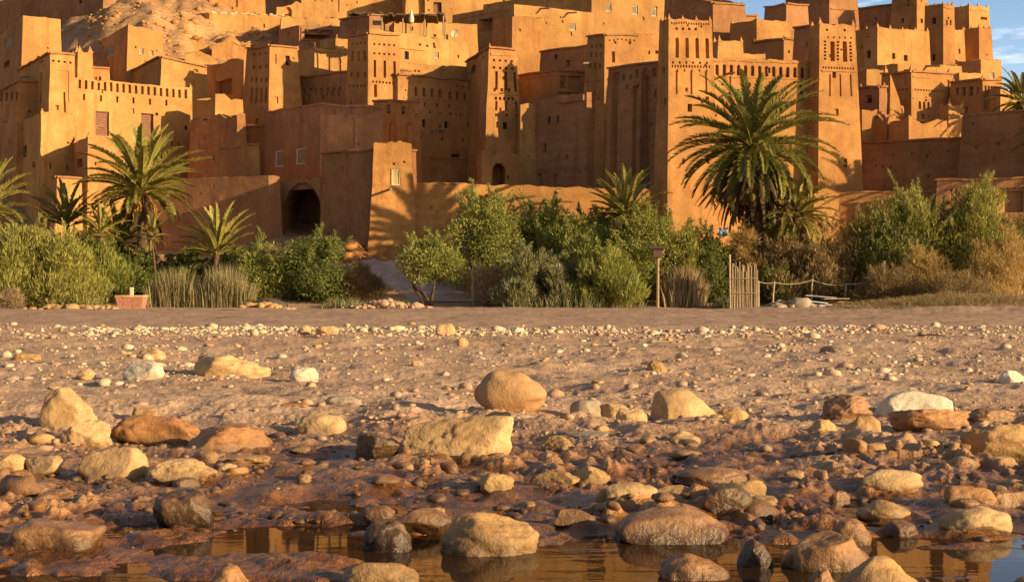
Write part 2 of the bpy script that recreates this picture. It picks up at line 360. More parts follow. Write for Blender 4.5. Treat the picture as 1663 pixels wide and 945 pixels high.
# ------------------------------------------------------------------ adobe buildings
def merlon_mesh(mat, s=1.):
    m = MB(); pr = [(-.26, 0), (-.24, .22), (-.15, .26), (-.13, .5), (-.06, .55), (-.03, .82)]
    for (a, za), (b, zb) in zip(pr[:-1], pr[1:]):
        a, b, za, zb = -a*s, -b*s, za*s, zb*s
        m.hexa([(-a, -a, za), (a, -a, za), (a, a, za), (-a, a, za), (-b, -b, zb), (b, -b, zb), (b, b, zb), (-b, b, zb)])
    return mesh('merlon', m.v, m.f, mat)
MERL = {}
class Bld:
    def __init__(s, name, label, cat, xc, yt, Y, xl, xr, r=15, rl=None, mat='ochre', bat=.035, feats=(), merl='', coping=False, roofz=.45,
                 zb=None, wl=None, wr=None, wmax=14, rough=0., rmax=32, topn=.12, top_r=None, top_l=None):
        s.bat = bat; s.P0 = np.array([kx(xc)*Y, Y]); s.mat = AD[mat]; s.matn = mat
        a = R_(r); s.dR = np.array([math.cos(a), math.sin(a)])
        s.dL = np.array([-math.sin(a), math.cos(a)]) if rl is None else np.array([-math.cos(R_(rl)), math.sin(R_(rl))])
        def hit(px, d):
            k = kx(px); den = d[0]-k*d[1]
            return (k*s.P0[1]-s.P0[0])/den if abs(den) > 1e-6 else -1
        s.wr = wr or hit(xr, s.dR); s.wl = wl or hit(xl, s.dL)
        if not (.6 < s.wr): s.wr = 3.
        if not (.6 < s.wl): s.wl = 4.
        s.wr = min(s.wr, rmax); s.wl = min(s.wl, wmax)
        s.z1 = H+kz(yt)*Y
        if zb is None:
            cs = [s.P0+s.dR*a+s.dL*b for a in (0, s.wr) for b in (0, s.wl)]
            zb = min(float(terr(c[0], c[1])) for c in cs)-1.2
        s.zb = min(zb, s.z1-1.2); s.rough = rough; s.topn = topn
        s.tr = 0 if top_r is None else top_r; s.tl = 0 if top_l is None else top_l   # rise of the roof line at the far right / far left end
        s.root = thing(name, label, cat, (s.P0[0], s.P0[1], s.zb))
        s.parts = []
        cells = {'R': [], 'L': []}
        # random putlog holes and worn pits, as on every mud wall
        rh = random.Random(int(xc*3+yt*7+Y))
        for face, W in (('R', s.wr), ('L', s.wl)):
            for _ in range(int(min(W*(s.z1-max(s.zb, s.z1-9))/9, 12))):
                u = rh.uniform(.4, max(.5, W-.5)); v = s.z1-rh.uniform(.7, 6.5); q = rh.choice((.14, .16, .2, .26)); hh = q*rh.choice((1, 1, 1.5, 2.2))
                if v > s.zb+.5: cells[face].append((u, v, u+q, v+hh, rh.uniform(.1, .28)))
        for ft in feats: s.feature(ft, cells)
        s.walls(cells); s.roof(roofz)
        for k in s.parts: k()
        if coping: s.coping()
        s.merlons(merl)
    # mapping: a along right face, b along left face, z absolute -> local coords of root
    def m(s, a, b, z):
        h = s.z1-z
        A = s.wr/2+(a-s.wr/2)*(1+2*s.bat*h/s.wr); B = s.wl/2+(b-s.wl/2)*(1+2*s.bat*h/s.wl)
        x, y = s.P0+s.dR*A+s.dL*B
        n = mn.noise(Vector((x*.35, y*.35, z*.35)))*.10+mn.noise(Vector((x*1.3, y*1.3, z*1.3)))*.05
        zz = z
        f = max(0, (z-s.zb)/(s.z1-s.zb))
        zz += f**6*(s.tr*a/s.wr+s.tl*b/s.wl)
        if f > .97: zz += s.topn*mn.noise(Vector((x*1.1, y*1.1, 5)))+s.topn*.6*mn.noise(Vector((x*3.1, y*3.1, 9)))
        if s.rough and f > .4: zz += s.rough*(f-.4)*(mn.noise(Vector((x*.55, y*.55, 3)))+.6*mn.noise(Vector((x*1.7, y*1.7, 3))))
        ox, oy = (s.dL*-1+s.dR*-1)*n*.7
        return (x+ox-s.P0[0], y+oy-s.P0[1], zz-s.zb)
    def face_pt(s, face, px, py):
        z = s.z1; k = kx(px)
        d, o = (s.dR, s.dL) if face == 'R' else (s.dL, s.dR); W = s.wr if face == 'R' else s.wl
        for _ in range(5):
            h = s.z1-z; q = s.P0-o*s.bat*h
            A = (k*q[1]-q[0])/(d[0]-k*d[1]); Yq = q[1]+d[1]*A; z = H+kz(py)*Yq
        h = s.z1-z
        return W/2+(A-W/2)/(1+2*s.bat*h/W), z
    def uv(s, face, x0, y0, x1, y1):
        xm, ym = (x0+x1)/2, (y0+y1)/2
        ua, ub = s.face_pt(face, x0, ym)[0], s.face_pt(face, x1, ym)[0]; va, vb = s.face_pt(face, xm, y0)[1], s.face_pt(face, xm, y1)[1]
        W = s.wr if face == 'R' else s.wl
        u0, u1 = sorted((ua, ub)); v0, v1 = sorted((va, vb))
        u0 = max(.08, u0); u1 = min(W-.08, u1); v0 = max(s.zb+.1, v0); v1 = min(s.z1-.12, v1)
        return u0, v0, u1, v1
    def P(s, face, u, d, z): return s.m(u, d, z) if face == 'R' else s.m(d, u, z)
    def fbox(s, mb, face, u0, v0, u1, v1, d0, d1):
        q = lambda u, d, z: s.P(face, u, d, z)
        mb.hexa([q(u0, d0, v0), q(u1, d0, v0), q(u1, d1, v0), q(u0, d1, v0), q(u0, d0, v1), q(u1, d0, v1), q(u1, d1, v1), q(u0, d1, v1)])
    def feature(s, ft, cells):
        kind, face = ft[0], ft[1]
        if kind == 'spout':
            _, _, px, py, ln = ft; u, v = s.face_pt(face, px, py)
            def mk(face=face, u=u, v=v, ln=ln):
                b = MB(); b.tube([s.P(face, u, .1, v), s.P(face, u, -ln, v-.12*ln)], [.09, .07], 6); b.build('water_spout', WOOD, s.root)
            s.parts.append(mk); return
        if kind in 'row arow hrow'.split():
            _, _, x0, y0, x1, y1, n, w, h, d = ft
            if kind == 'row' and w < 4: w *= 1.3; h *= 1.12
            d *= 1.5
            for i in range(n):
                t = i/(n-1) if n > 1 else .5; x = x0+(x1-x0)*t; y = y0+(y1-y0)*t
                s.feature(('arch' if kind == 'arow' else 'n', face, x-w/2, y-h/2, x+w/2, y+h/2, d), cells)
            return
        _, _, x0, y0, x1, y1, d = ft[:7]
        u0, v0, u1, v1 = s.uv(face, x0, y0, x1, y1)
        if u1-u0 < .05 or v1-v0 < .05: return
        if kind in ('n',): cells[face].append((u0, v0, u1, v1, d))
        elif kind == 'arch':
            w = u1-u0; hh = v1-v0; rise = min(w*.6, hh*.5); N = 3 if w < 1 else 12
            cells[face].append((u0, v0, u1, v1-rise, d))
            for i in range(N):
                a0 = v1-rise+rise*i/N; f = math.sqrt(max(0, 1-((i+.5)/N)**2)); c = (u0+u1)/2
                cells[face].append((c-w/2*f, a0, c+w/2*f, a0+rise/N, d))
        elif kind in ('win', 'shut', 'door', 'pale', 'open', 'fill'):
            cells[face].append((u0, v0, u1, v1, d))
            if kind == 'open': return
            def mk(kind=kind, face=face, u0=u0, v0=v0, u1=u1, v1=v1, d=d):
                f = min(.08, (u1-u0)*.14); b = MB()
                fm = {'win': DARKW, 'shut': SHUT, 'door': DARKW, 'pale': WHITE, 'fill': WHITE}[kind]; pm_ = {'fill': AD['pale'], 'win': DARK, 'shut': SHUT, 'door': SHUT, 'pale': GREENP}[kind]
                dd = d-.1
                s.fbox(b, face, u0, v0, u0+f, v1, dd, d+.02); s.fbox(b, face, u1-f, v0, u1, v1, dd, d+.02)
                s.fbox(b, face, u0+f, v1-f, u1-f, v1, dd, d+.02)
                if kind != 'door': s.fbox(b, face, u0+f, v0, u1-f, v0+f, dd, d+.02)
                wn = b.build('door' if kind == 'door' else 'window', fm, s.root)
                b = MB()
                if kind == 'shut':
                    n = max(4, int((v1-v0)/.22))
                    for i in range(n):
                        a = v0+f+(v1-v0-2*f)*i/n; e = v0+f+(v1-v0-2*f)*(i+.62)/n
                        s.fbox(b, face, u0+f, a, u1-f, e, d-.06, d-.02)
                    s.fbox(b, face, u0+f, v0+f, u1-f, v1-f, d-.015, d-.003); b.build('louvre', pm_, wn)
                else:
                    s.fbox(b, face, u0+f, v0+(0 if kind == 'door' else f), u1-f, v1-f, d-.06, d-.003); b.build('door_leaf' if kind == 'door' else 'pane', pm_, wn)
            s.parts.append(mk)
    def walls(s, cells):
        V = []; Fc = []; idx = {}
        def vid(face, u, d, z):
            k = (face, round(u, 4), round(d, 4), round(z, 4))
            if k not in idx: idx[k] = len(V); V.append(s.P(face, u, d, z))
            return idx[k]
        for face in 'RL':
            W = s.wr if face == 'R' else s.wl; C = cells[face]
            us = {0., W}; vs_ = {s.zb, s.z1}
            for (u0, v0, u1, v1, d) in C: us |= {u0, u1}; vs_ |= {v0, v1}
            n = max(2, int(W/.65)); us |= {W*i/n for i in range(n+1)}
            n = max(2, int((s.z1-s.zb)/.9)); vs_ |= {s.zb+(s.z1-s.zb)*i/n for i in range(n+1)}
            if s.z1-.2 > s.zb: vs_.add(s.z1-.2)
            def clean(q):
                q = sorted(q); o = [q[0]]
                for x in q[1:]:
                    if x-o[-1] > 1e-3: o.append(x)
                return o
            us = clean(us); vs_ = clean(vs_); nu, nv = len(us)-1, len(vs_)-1
            D = np.zeros((nu, nv)); uc = (np.array(us[:-1])+us[1:])/2; vc = (np.array(vs_[:-1])+vs_[1:])/2
            for (u0, v0, u1, v1, d) in C:
                D[np.ix_((uc > u0) & (uc < u1), (vc > v0) & (vc < v1))] = d
            fl = face == 'L'
            def q(a): Fc.append(tuple(a[::-1]) if fl else tuple(a))
            for i in range(nu):
                for j in range(nv):
                    d = D[i, j]; u0, u1, v0, v1 = us[i], us[i+1], vs_[j], vs_[j+1]
                    q([vid(face, u0, d, v0), vid(face, u1, d, v0), vid(face, u1, d, v1), vid(face, u0, d, v1)])
                    if i+1 < nu and D[i+1, j] != d:
                        e = D[i+1, j]; q([vid(face, u1, d, v0), vid(face, u1, e, v0), vid(face, u1, e, v1), vid(face, u1, d, v1)])
                    if j+1 < nv and D[i, j+1] != d:
                        e = D[i, j+1]; q([vid(face, u0, d, v1), vid(face, u1, d, v1), vid(face, u1, e, v1), vid(face, u0, e, v1)])
        # back walls and parapet rim
        def add(ps):
            b = len(V); V.extend(ps); Fc.append(tuple(range(b, b+len(ps))))
        a1, b1, zb, z1 = s.wr, s.wl, s.zb, s.z1
        na, nb, nz_ = max(2, int(a1/1.5)), max(2, int(b1/1.5)), max(2, int((z1-zb)/2.))
        for k in range(nz_):
            za, zc = zb+(z1-zb)*k/nz_, zb+(z1-zb)*(k+1)/nz_
            for i in range(nb): add([s.m(a1, b1*i/nb, za), s.m(a1, b1*(i+1)/nb, za), s.m(a1, b1*(i+1)/nb, zc), s.m(a1, b1*i/nb, zc)])
            for i in range(na): add([s.m(a1*(i+1)/na, b1, za), s.m(a1*i/na, b1, za), s.m(a1*i/na, b1, zc), s.m(a1*(i+1)/na, b1, zc)])
        t = min(.32, a1*.3, b1*.3)
        ring = lambda e, n, z: [s.m(e+(a1-2*e)*i/n, e, z) for i in range(n)]+[s.m(a1-e, e+(b1-2*e)*i/n, z) for i in range(n)]+[s.m(a1-e-(a1-2*e)*i/n, b1-e, z) for i in range(n)]+[s.m(e, b1-e-(b1-2*e)*i/n, z) for i in range(n)]
        n = max(4, int(max(a1, b1)/.9)); o, i1, i2 = ring(0, n, z1), ring(t, n, z1), ring(t, n, z1-.8)
        for k in range(4*n):
            k2 = (k+1) % (4*n); add([o[k], o[k2], i1[k2], i1[k]]); add([i1[k], i1[k2], i2[k2], i2[k]])
        obj('wall', mesh('wall', V, Fc, s.mat), s.root)
    def roof(s, dz):
        t = min(.3, s.wr*.28, s.wl*.28); z = s.z1-dz; q = [s.m(t, t, z), s.m(s.wr-t, t, z), s.m(s.wr-t, s.wl-t, z), s.m(t, s.wl-t, z)]
        obj('roof', mesh('roof', q, [(0, 1, 2, 3)], AD['brown']), s.root)
    def coping(s):
        b = MB(); n = max(2, int(s.wr/1.1))
        e = .16
        def strip(f, n, L):
            for i in range(n):
                u0, u1 = L*i/n, L*(i+1)/n
                P = [f(u0, -e, -.02), f(u1, -e, -.02), f(u1, .3, -.02), f(u0, .3, -.02), f(u0, -e, .12), f(u1, -e, .12), f(u1, .3, .12), f(u0, .3, .12)]
                b.hexa(P)
        up = lambda p, dz: (p[0], p[1], p[2]+dz)
        strip(lambda u, d, dz: up(s.m(u, d, s.z1), dz+.02), n, s.wr)
        strip(lambda u, d, dz: up(s.m(d, u, s.z1), dz+.017), max(2, int(s.wl/1.1)), s.wl)
        b.build('coping', AD['red'] if s.matn != 'red' else AD['brown'], s.root)
    def merlons(s, spec):
        if not spec: return
        key = s.matn; sz = {'c': .52, 'h': .85, 'r': .44, 'R': .55}[spec[0]]
        if (key, sz) not in MERL: MERL[(key, sz)] = merlon_mesh(s.mat, sz)
        me = MERL[(key, sz)]; e = .2*sz
        pts = [(e, e), (s.wr-e, e), (e, s.wl-e)]
        if spec[0] in 'rR':
            nr = max(2, int(s.wr/1.05)); nl = max(2, int(s.wl/1.2))
            pts = [(e+(s.wr-2*e)*i/nr, e) for i in range(nr+1)]+[(e, e+(s.wl-2*e)*i/nl) for i in range(1, nl+1)]
        for (a, b) in pts[:60]:
            p = s.m(a, b, s.z1); o = obj('merlon', me, s.root, (p[0], p[1], p[2]-.03)); o.rotation_euler.z = math.atan2(s.dR[1], s.dR[0])
            o.scale = (1, 1, random.uniform(.8, 1.2))
random.seed(4)
B = Bld
G_ = ('house', 'kasbah tower', 'wall')
# ---- left front group
B('adobe_house', 'tall golden house at far left front with two small dark windows on its shaded side', 'house', 67, 183, 112, -40, 121, 32, mat='gold', bat=.02, feats=[
  ('win', 'L', 30, 238, 43, 257, .3), ('win', 'L', 35, 297, 41, 311, .25), ('n', 'L', 6, 262, 9, 275, .25), ('n', 'L', 52, 263, 56, 272, .25), ('n', 'R', 80, 264, 83, 274, .25), ('n', 'R', 108, 268, 111, 276, .25),
  ('spout', 'L', 20, 197, .8), ('n', 'R', 103, 150, 107, 183, .15)], merl='c')
B('kasbah_tower', 'small square tower with a hole row over the far left house', 'tower', 81, 87, 114.5, 29, 121, 32, mat='gold', bat=.02, merl='c', coping=True, feats=[
  ('row', 'R', 86, 99, 114, 102, 4, 3, 3, .2), ('row', 'L', 40, 101, 67, 100, 4, 3, 3, .2), ('n', 'R', 91, 115, 112, 166, .06), ('n', 'R', 104, 150, 107, 183, .25), ('n', 'L', 53, 149, 58, 162, .25), ('n', 'L', 65, 118, 68, 168, .08),
  ('spout', 'L', 48, 125, .8)])
B('adobe_house', 'golden house left of the gate with a row of slots and two shuttered windows', 'house', 112, 126, 116, 100, 312, 30, mat='gold', bat=.012, merl='c', top_r=-.2, feats=[
  ('row', 'R', 130, 137, 302, 151, 18, 4.2, 14, .28), ('row', 'R', 137, 158, 270, 166, 6, 2.6, 9, .25), ('shut', 'R', 155, 181, 177, 221, .22), ('shut', 'R', 229, 184, 249, 224, .3), ('win', 'R', 300, 204, 304, 211, .2)])
B('adobe_porch', 'narrow orange porch block with horned parapet behind the left palm', 'house', 143, 223, 109, 119, 200, 30, mat='ochre', bat=.01, merl='h', feats=[('open', 'L', 125, 258, 134, 272, .5), ('open', 'L', 124, 294, 132, 345, .6)])
B('adobe_shed', 'low shaded shed with slit windows behind the dark young palms', 'house', 92, 289, 107.5, 84, 133, 32, mat='gold', bat=.02, coping=True, feats=[('win', 'R', 101, 297, 106, 309, .3), ('win', 'R', 103, 320, 108, 345, .3)])
B('adobe_house', 'low house with slotted parapet at the left picture edge', 'house', 30, 134, 117, -60, 34, 32, mat='ochre', feats=[('row', 'L', 2, 158, 28, 156, 4, 4, 14, .3)], coping=True)
B('adobe_house', 'house with one framed square window at the top left edge', 'house', 37, 26, 130, -50, 98, 30, mat='ochre', coping=False, feats=[('pale', 'L', 7, 61, 18, 78, .2), ('win', 'L', 9, 64, 16, 76, .3), ('open', 'L', 6, 100, 15, 110, .4)])
B('adobe_house', 'house below the sandy slope with framed window and two slits', 'house', 208, 40, 134, 150, 263, 30, mat='gold', top_r=-.5, feats=[('pale', 'L', 171, 74, 185, 92, .15), ('win', 'L', 173, 76, 183, 90, .3), ('pale', 'R', 226, 78, 233, 88, .2), ('pale', 'R', 243, 81, 249, 90, .2), ('open', 'L', 86, 62, 94, 80, .4)])
B('adobe_annex', 'stepped pale annex with one pinnacle behind the left tower', 'house', 127, 84, 118.5, 121, 150, 30, mat='gold', merl='h')
B('adobe_terrace', 'low terrace parapet behind the slotted golden house', 'terrace', 124, 108, 119.5, 118, 178, 30, mat='ochre', coping=True)
B('adobe_house', 'plain pale house with dark rough side above the slotted golden house', 'house', 262, 93, 126, 203, 336, 30, mat='gold', coping=True, top_r=-.6, feats=[('n', 'R', 315, 107, 322, 112, .2)])
B('adobe_house', 'shaded orange house with a dark wooden door beside the tall left kasbah tower', 'house', 396, 98, 133, 300, 402, 25, rl=38, mat='ochre', rough=.9, feats=[('door', 'L', 350, 131, 376, 156, .5)])
# ---- gate group
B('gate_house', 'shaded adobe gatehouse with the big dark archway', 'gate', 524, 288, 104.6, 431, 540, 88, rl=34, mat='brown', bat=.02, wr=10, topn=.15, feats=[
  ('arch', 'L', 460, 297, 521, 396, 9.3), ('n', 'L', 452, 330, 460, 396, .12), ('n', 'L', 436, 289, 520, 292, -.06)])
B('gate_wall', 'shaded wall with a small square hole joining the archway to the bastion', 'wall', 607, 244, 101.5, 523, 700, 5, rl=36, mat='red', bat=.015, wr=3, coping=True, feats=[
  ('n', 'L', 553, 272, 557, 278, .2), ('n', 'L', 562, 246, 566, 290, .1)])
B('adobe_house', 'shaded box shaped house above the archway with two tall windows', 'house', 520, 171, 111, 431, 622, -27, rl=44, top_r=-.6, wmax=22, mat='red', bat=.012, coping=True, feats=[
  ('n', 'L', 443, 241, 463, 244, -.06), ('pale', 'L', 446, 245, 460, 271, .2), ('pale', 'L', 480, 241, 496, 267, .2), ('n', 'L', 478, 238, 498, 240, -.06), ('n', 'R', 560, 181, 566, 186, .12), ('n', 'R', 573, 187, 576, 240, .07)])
B('adobe_house', 'small shaded house with twin slits and two blind arches beside the bastion', 'house', 612, 165, 112.5, 606, 682, -33, rl=60, top_r=-.4, mat='ochre', bat=.02, coping=True, feats=[
  ('win', 'R', 629, 169, 635, 183, .3), ('win', 'R', 653, 169, 659, 183, .3), ('arch', 'R', 632, 196, 645, 232, .16), ('arch', 'R', 660, 197, 673, 236, .16), ('n', 'R', 670, 172, 672, 180, .15)])
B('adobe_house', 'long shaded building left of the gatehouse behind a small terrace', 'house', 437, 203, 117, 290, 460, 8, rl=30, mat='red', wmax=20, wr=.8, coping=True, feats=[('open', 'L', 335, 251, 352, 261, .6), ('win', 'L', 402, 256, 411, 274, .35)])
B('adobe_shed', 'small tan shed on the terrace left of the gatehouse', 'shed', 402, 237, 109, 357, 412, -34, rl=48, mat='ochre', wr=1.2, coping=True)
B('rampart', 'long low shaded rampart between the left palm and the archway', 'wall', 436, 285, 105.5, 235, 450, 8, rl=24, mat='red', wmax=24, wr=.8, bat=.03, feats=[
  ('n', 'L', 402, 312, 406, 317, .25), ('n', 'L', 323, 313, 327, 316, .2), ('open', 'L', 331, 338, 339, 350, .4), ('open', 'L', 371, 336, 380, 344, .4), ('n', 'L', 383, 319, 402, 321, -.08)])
B('bastion', 'leaning golden bastion with a pale blocked window on the river side', 'tower', 608, 233, 99.3, 601, 668, 4, mat='rough', bat=.055, wl=4.5, rough=.25, topn=.2, feats=[('fill', 'R', 636, 277, 650, 302, .14), ('spout', 'R', 634, 308, 1.3), ('n', 'R', 628, 276, 635, 300, .05)])
B('rampart', 'long low golden rampart with palm shadows right of the bastion', 'wall', 664, 296, 99.8, 650, 1092, 2, mat='rough', bat=.04, wl=1.2, rmax=40, top_r=-.6, topn=.22)
# ---- left kasbah
B('kasbah_tower', 'tapering kasbah tower with one dark window at the left end of the kasbah', 'tower', 438, 75, 122.5, 401, 483, 24, rl=38, mat='ochre', bat=.05, coping=True, feats=[
  ('win', 'R', 464, 91, 471, 107, .3), ('n', 'R', 446, 88, 449, 104, .1), ('row', 'L', 412, 89, 432, 87, 3, 3, 3, .15), ('row', 'L', 412, 110, 432, 109, 3, 4, 6, .15), ('row', 'L', 408, 130, 432, 130, 4, 4, 7, .15), ('row', 'L', 408, 155, 432, 155, 4, 3, 22, .12), ('n', 'L', 414, 193, 419, 202, .2)])
B('curtain_wall', 'shaded curtain wall with a dotted band between two kasbah towers', 'wall', 612, 112, 119.6, 440, 640, 20, rl=36, mat='brown', bat=.03, wmax=16, wr=3, coping=True, feats=[
  ('row', 'L', 462, 147, 552, 145, 10, 5, 5, .16), ('row', 'L', 465, 152, 550, 151, 10, 2.5, 9, .12), ('row', 'L', 500, 160, 525, 160, 2, 3, 8, .12)])
B('adobe_house', 'house with a lit stepped side wall between the two kasbah towers', 'house', 511, 78, 131, 480, 569, 24, rl=38, mat='gold', merl='c', feats=[('n', 'R', 512, 84, 566, 86, -.08)])
B('adobe_block', 'small square lit block on the roof beside the tall kasbah tower', 'house', 545, 62, 133, 520, 568, 24, rl=38, mat='gold')
B('kasbah_tower', 'tall kasbah tower with a dark side and three long niches in the centre left', 'tower', 598, 56, 118.6, 565, 648, 20, rl=40, mat='ochre', bat=.02, coping=True, feats=[
  ('row', 'R', 608, 72, 640, 74, 5, 2.6, 3, .15), ('row', 'R', 608, 87, 640, 89, 5, 2.6, 3, .15), ('row', 'R', 609, 112, 641, 114, 3, 4, 28, .25), ('row', 'R', 606, 133, 644, 136, 8, 2.4, 3, .15), ('row', 'R', 610, 148, 643, 152, 2, 3.5, 18, .2),
  ('row', 'L', 572, 72, 593, 70, 4, 2.6, 3, .15), ('row', 'L', 572, 92, 592, 92, 3, 4, 16, .15), ('row', 'L', 570, 122, 592, 122, 3, 4, 8, .15), ('row', 'L', 568, 140, 592, 140, 5, 2.5, 4, .12)])
B('adobe_house', 'broad lit upper house with a timber terrace behind the tall kasbah tower', 'house', 600, 46, 124.5, 578, 760, 20, rl=40, mat='gold', top_r=-.8, feats=[
  ('row', 'R', 682, 68, 706, 71, 3, 4, 4, .2), ('win', 'R', 657, 81, 664, 95, .3), ('pale', 'R', 705, 80, 713, 91, .2), ('n', 'R', 646, 76, 690, 78, -.1), ('n', 'R', 620, 54, 645, 56, -.1)])
B('adobe_block', 'mid height lit block with a dotted band behind the niche wall', 'house', 648, 103, 121, 640, 757, 19, mat='gold', topn=.12, feats=[('row', 'R', 655, 114, 680, 116, 5, 2.5, 3, .12), ('row', 'R', 651, 134, 682, 137, 9, 2.2, 2.6, .12), ('win', 'R', 694, 97, 707, 101, .2), ('spout', 'R', 720, 108, .8)])
B('kasbah_wall', 'kasbah front wall with eight arched niches and three small windows', 'house', 646, 122, 119, 620, 786, 19, rl=40, mat='ochre', bat=.012, coping=True, top_r=-.3, feats=[
  ('arow', 'R', 676, 148, 715, 151, 4, 5, 15, .3), ('arow', 'R', 731, 154, 768, 157, 4, 5.4, 14, .3), ('n', 'R', 655, 160, 784, 163, -.05), ('row', 'R', 682, 181, 765, 187, 6, 2.8, 3.4, .2), ('win', 'R', 686, 194, 692, 207, .3), ('win', 'R', 722, 197, 729, 209, .3), ('win', 'R', 759, 198, 765, 208, .3),
  ('row', 'R', 690, 170, 730, 172, 3, 2.5, 6, .2), ('spout', 'R', 712, 210, 1.4), ('spout', 'R', 700, 211, .8), ('win', 'R', 733, 250, 748, 256, .3), ('row', 'R', 684, 224, 752, 228, 3, 3, 5, .2), ('n', 'R', 700, 256, 780, 259, -.08), ('row', 'R', 742, 137, 764, 139, 3, 3, 3, .15)])
B('kasbah_tower', 'flaring kasbah tower with triple niches and a black left side in the centre', 'tower', 794, 79, 115.6, 757, 838, 14, rl=74, mat='ochre', bat=.052, merl='c', coping=True, feats=[
  ('n', 'R', 797, 88, 836, 91, -.05), ('row', 'R', 802, 98, 831, 100, 4, 3, 3.2, .18), ('row', 'R', 802, 110, 832, 112, 4, 4, 4, .18), ('row', 'R', 806, 131, 836, 133, 3, 4.4, 30, .26), ('row', 'R', 803, 146, 838, 147, 4, 3, 5, .2), ('n', 'R', 798, 153, 842, 155, -.05), ('row', 'R', 805, 160, 832, 161, 5, 3, 4.5, .18), ('row', 'R', 806, 172, 838, 173, 3, 3, 14, .15), ('row', 'R', 806, 187, 840, 188, 3, 3, 3.4, .2),
  ('win', 'R', 817, 199, 824, 210, .3), ('n', 'R', 806, 198, 809, 208, .2), ('arch', 'L', 765, 106, 773, 119, .4), ('row', 'L', 765, 95, 785, 94, 3, 2.6, 3, .15)])
B('gate_porch', 'small arched porch with one sunlit pillar at the foot of the flaring tower', 'porch', 783, 249, 109.5, 776, 846, 12, mat='ochre', bat=.03, topn=.3, feats=[('arch', 'R', 799, 265, 820, 312, 1.6), ('n', 'R', 822, 285, 826, 292, .2)])
# ---- centre background
B('adobe_house', 'huge plain sunlit house in the upper centre with one shuttered window', 'house', 835, 7, 139, 735, 964, 13, rl=42, mat='gold', top_r=-.5, topn=.05, feats=[
  ('pale', 'R', 925, 36, 935, 48, .2), ('win', 'R', 874, 57, 883, 63, .25), ('spout', 'R', 878, 12, 1.2), ('spout', 'R', 922, 17, 1.2), ('n', 'R', 836, 26, 885, 28, -.05), ('open', 'L', 777, 31, 800, 52, 1.2), ('n', 'L', 740, 22, 830, 24, -.06)])
B('adobe_house', 'highest plain sunlit house with three shuttered windows left of the sky', 'house', 961, -22, 144, 785, 1087, 11, rl=40, mat='gold', wmax=22, feats=[('pale', 'R', 984, 6, 993, 19, .2), ('pale', 'R', 1027, 10, 1036, 24, .2), ('pale', 'R', 1058, 14, 1067, 27, .2)])
B('adobe_block', 'narrow shaded block with a pale edge in front of the huge plain house', 'house', 832, 27, 133, 802, 841, 13, rl=42, mat='ochre')
B('adobe_house', 'low orange shaded house between the flaring tower and the dark tower', 'house', 958, 75, 127, 878, 985, 13, rl=38, mat='red', coping=True, feats=[('open', 'L', 917, 98, 926, 110, .5), ('win', 'L', 898, 88, 905, 97, .3)])
B('adobe_house', 'shaded house with a bright recessed balcony below the low orange house', 'house', 904, 116, 117.5, 842, 953, 12, rl=38, mat='ochre', coping=True, feats=[('open', 'R', 910, 123, 920, 144, .5), ('open', 'R', 923, 124, 945, 146, .25), ('n', 'R', 905, 149, 950, 151, -.2), ('n', 'L', 846, 124, 900, 126, -.05)])
B('adobe_block', 'bright low parapet block at the right foot of the flaring tower', 'wall', 846, 170, 114.5, 842, 880, 10, mat='gold', topn=.15)
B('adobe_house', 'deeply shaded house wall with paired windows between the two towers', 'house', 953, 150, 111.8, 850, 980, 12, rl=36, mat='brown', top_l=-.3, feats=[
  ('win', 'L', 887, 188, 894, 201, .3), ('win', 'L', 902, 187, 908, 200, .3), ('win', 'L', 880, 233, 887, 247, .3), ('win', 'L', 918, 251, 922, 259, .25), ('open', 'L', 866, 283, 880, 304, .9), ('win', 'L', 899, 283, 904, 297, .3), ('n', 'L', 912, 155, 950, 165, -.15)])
B('kasbah_tower', 'dark leaning tower with a lit top left of the palace', 'tower', 982, 57, 111.5, 954, 1036, 14, rl=40, mat='ochre', bat=.04, merl='c', coping=True, feats=[
  ('row', 'R', 990, 64, 1030, 66, 7, 2, 2.5, .12), ('row', 'R', 999, 69, 1023, 70, 2, 3, 4, .15), ('n', 'R', 994, 84, 999, 102, .25), ('row', 'L', 961, 76, 975, 75, 3, 3, 5, .16), ('row', 'L', 960, 90, 975, 90, 3, 3, 8, .16), ('row', 'L', 958, 108, 974, 108, 3, 3, 8, .16), ('spout', 'L', 962, 102, .7), ('n', 'L', 950, 132, 978, 135, .06), ('n', 'L', 962, 172, 966, 183, .25), ('n', 'L', 960, 272, 964, 280, .25)])
B('chimney_block', 'small chimney block on the roof right of the dark leaning tower', 'chimney', 1037, 54, 113, 1034, 1045, 14, mat='ochre')
B('adobe_house', 'low shaded house behind the dark leaning tower and the palace tower', 'house', 1066, 75, 115.5, 1015, 1078, 14, rl=38, mat='ochre', coping=True)
B('palace_wing', 'ribbed shaded side wing of the palace with carved relief', 'palace', 1078, 101, 104, 988, 1095, 12, rl=40, mat='brown', bat=.02, coping=True, wmax=12, feats=[
  ('n', 'L', 992, 120, 1003, 320, .35), ('n', 'L', 1026, 140, 1033, 320, .3), ('n', 'L', 1040, 116, 1056, 320, .5), ('row', 'L', 1012, 126, 1024, 126, 2, 5, 8, .15), ('row', 'L', 1034, 120, 1062, 118, 3, 6, 14, .2), ('row', 'L', 1018, 142, 1036, 141, 2, 4, 8, .15), ('n', 'L', 1062, 145, 1066, 158, .25), ('n', 'L', 1063, 215, 1067, 224, .25)])
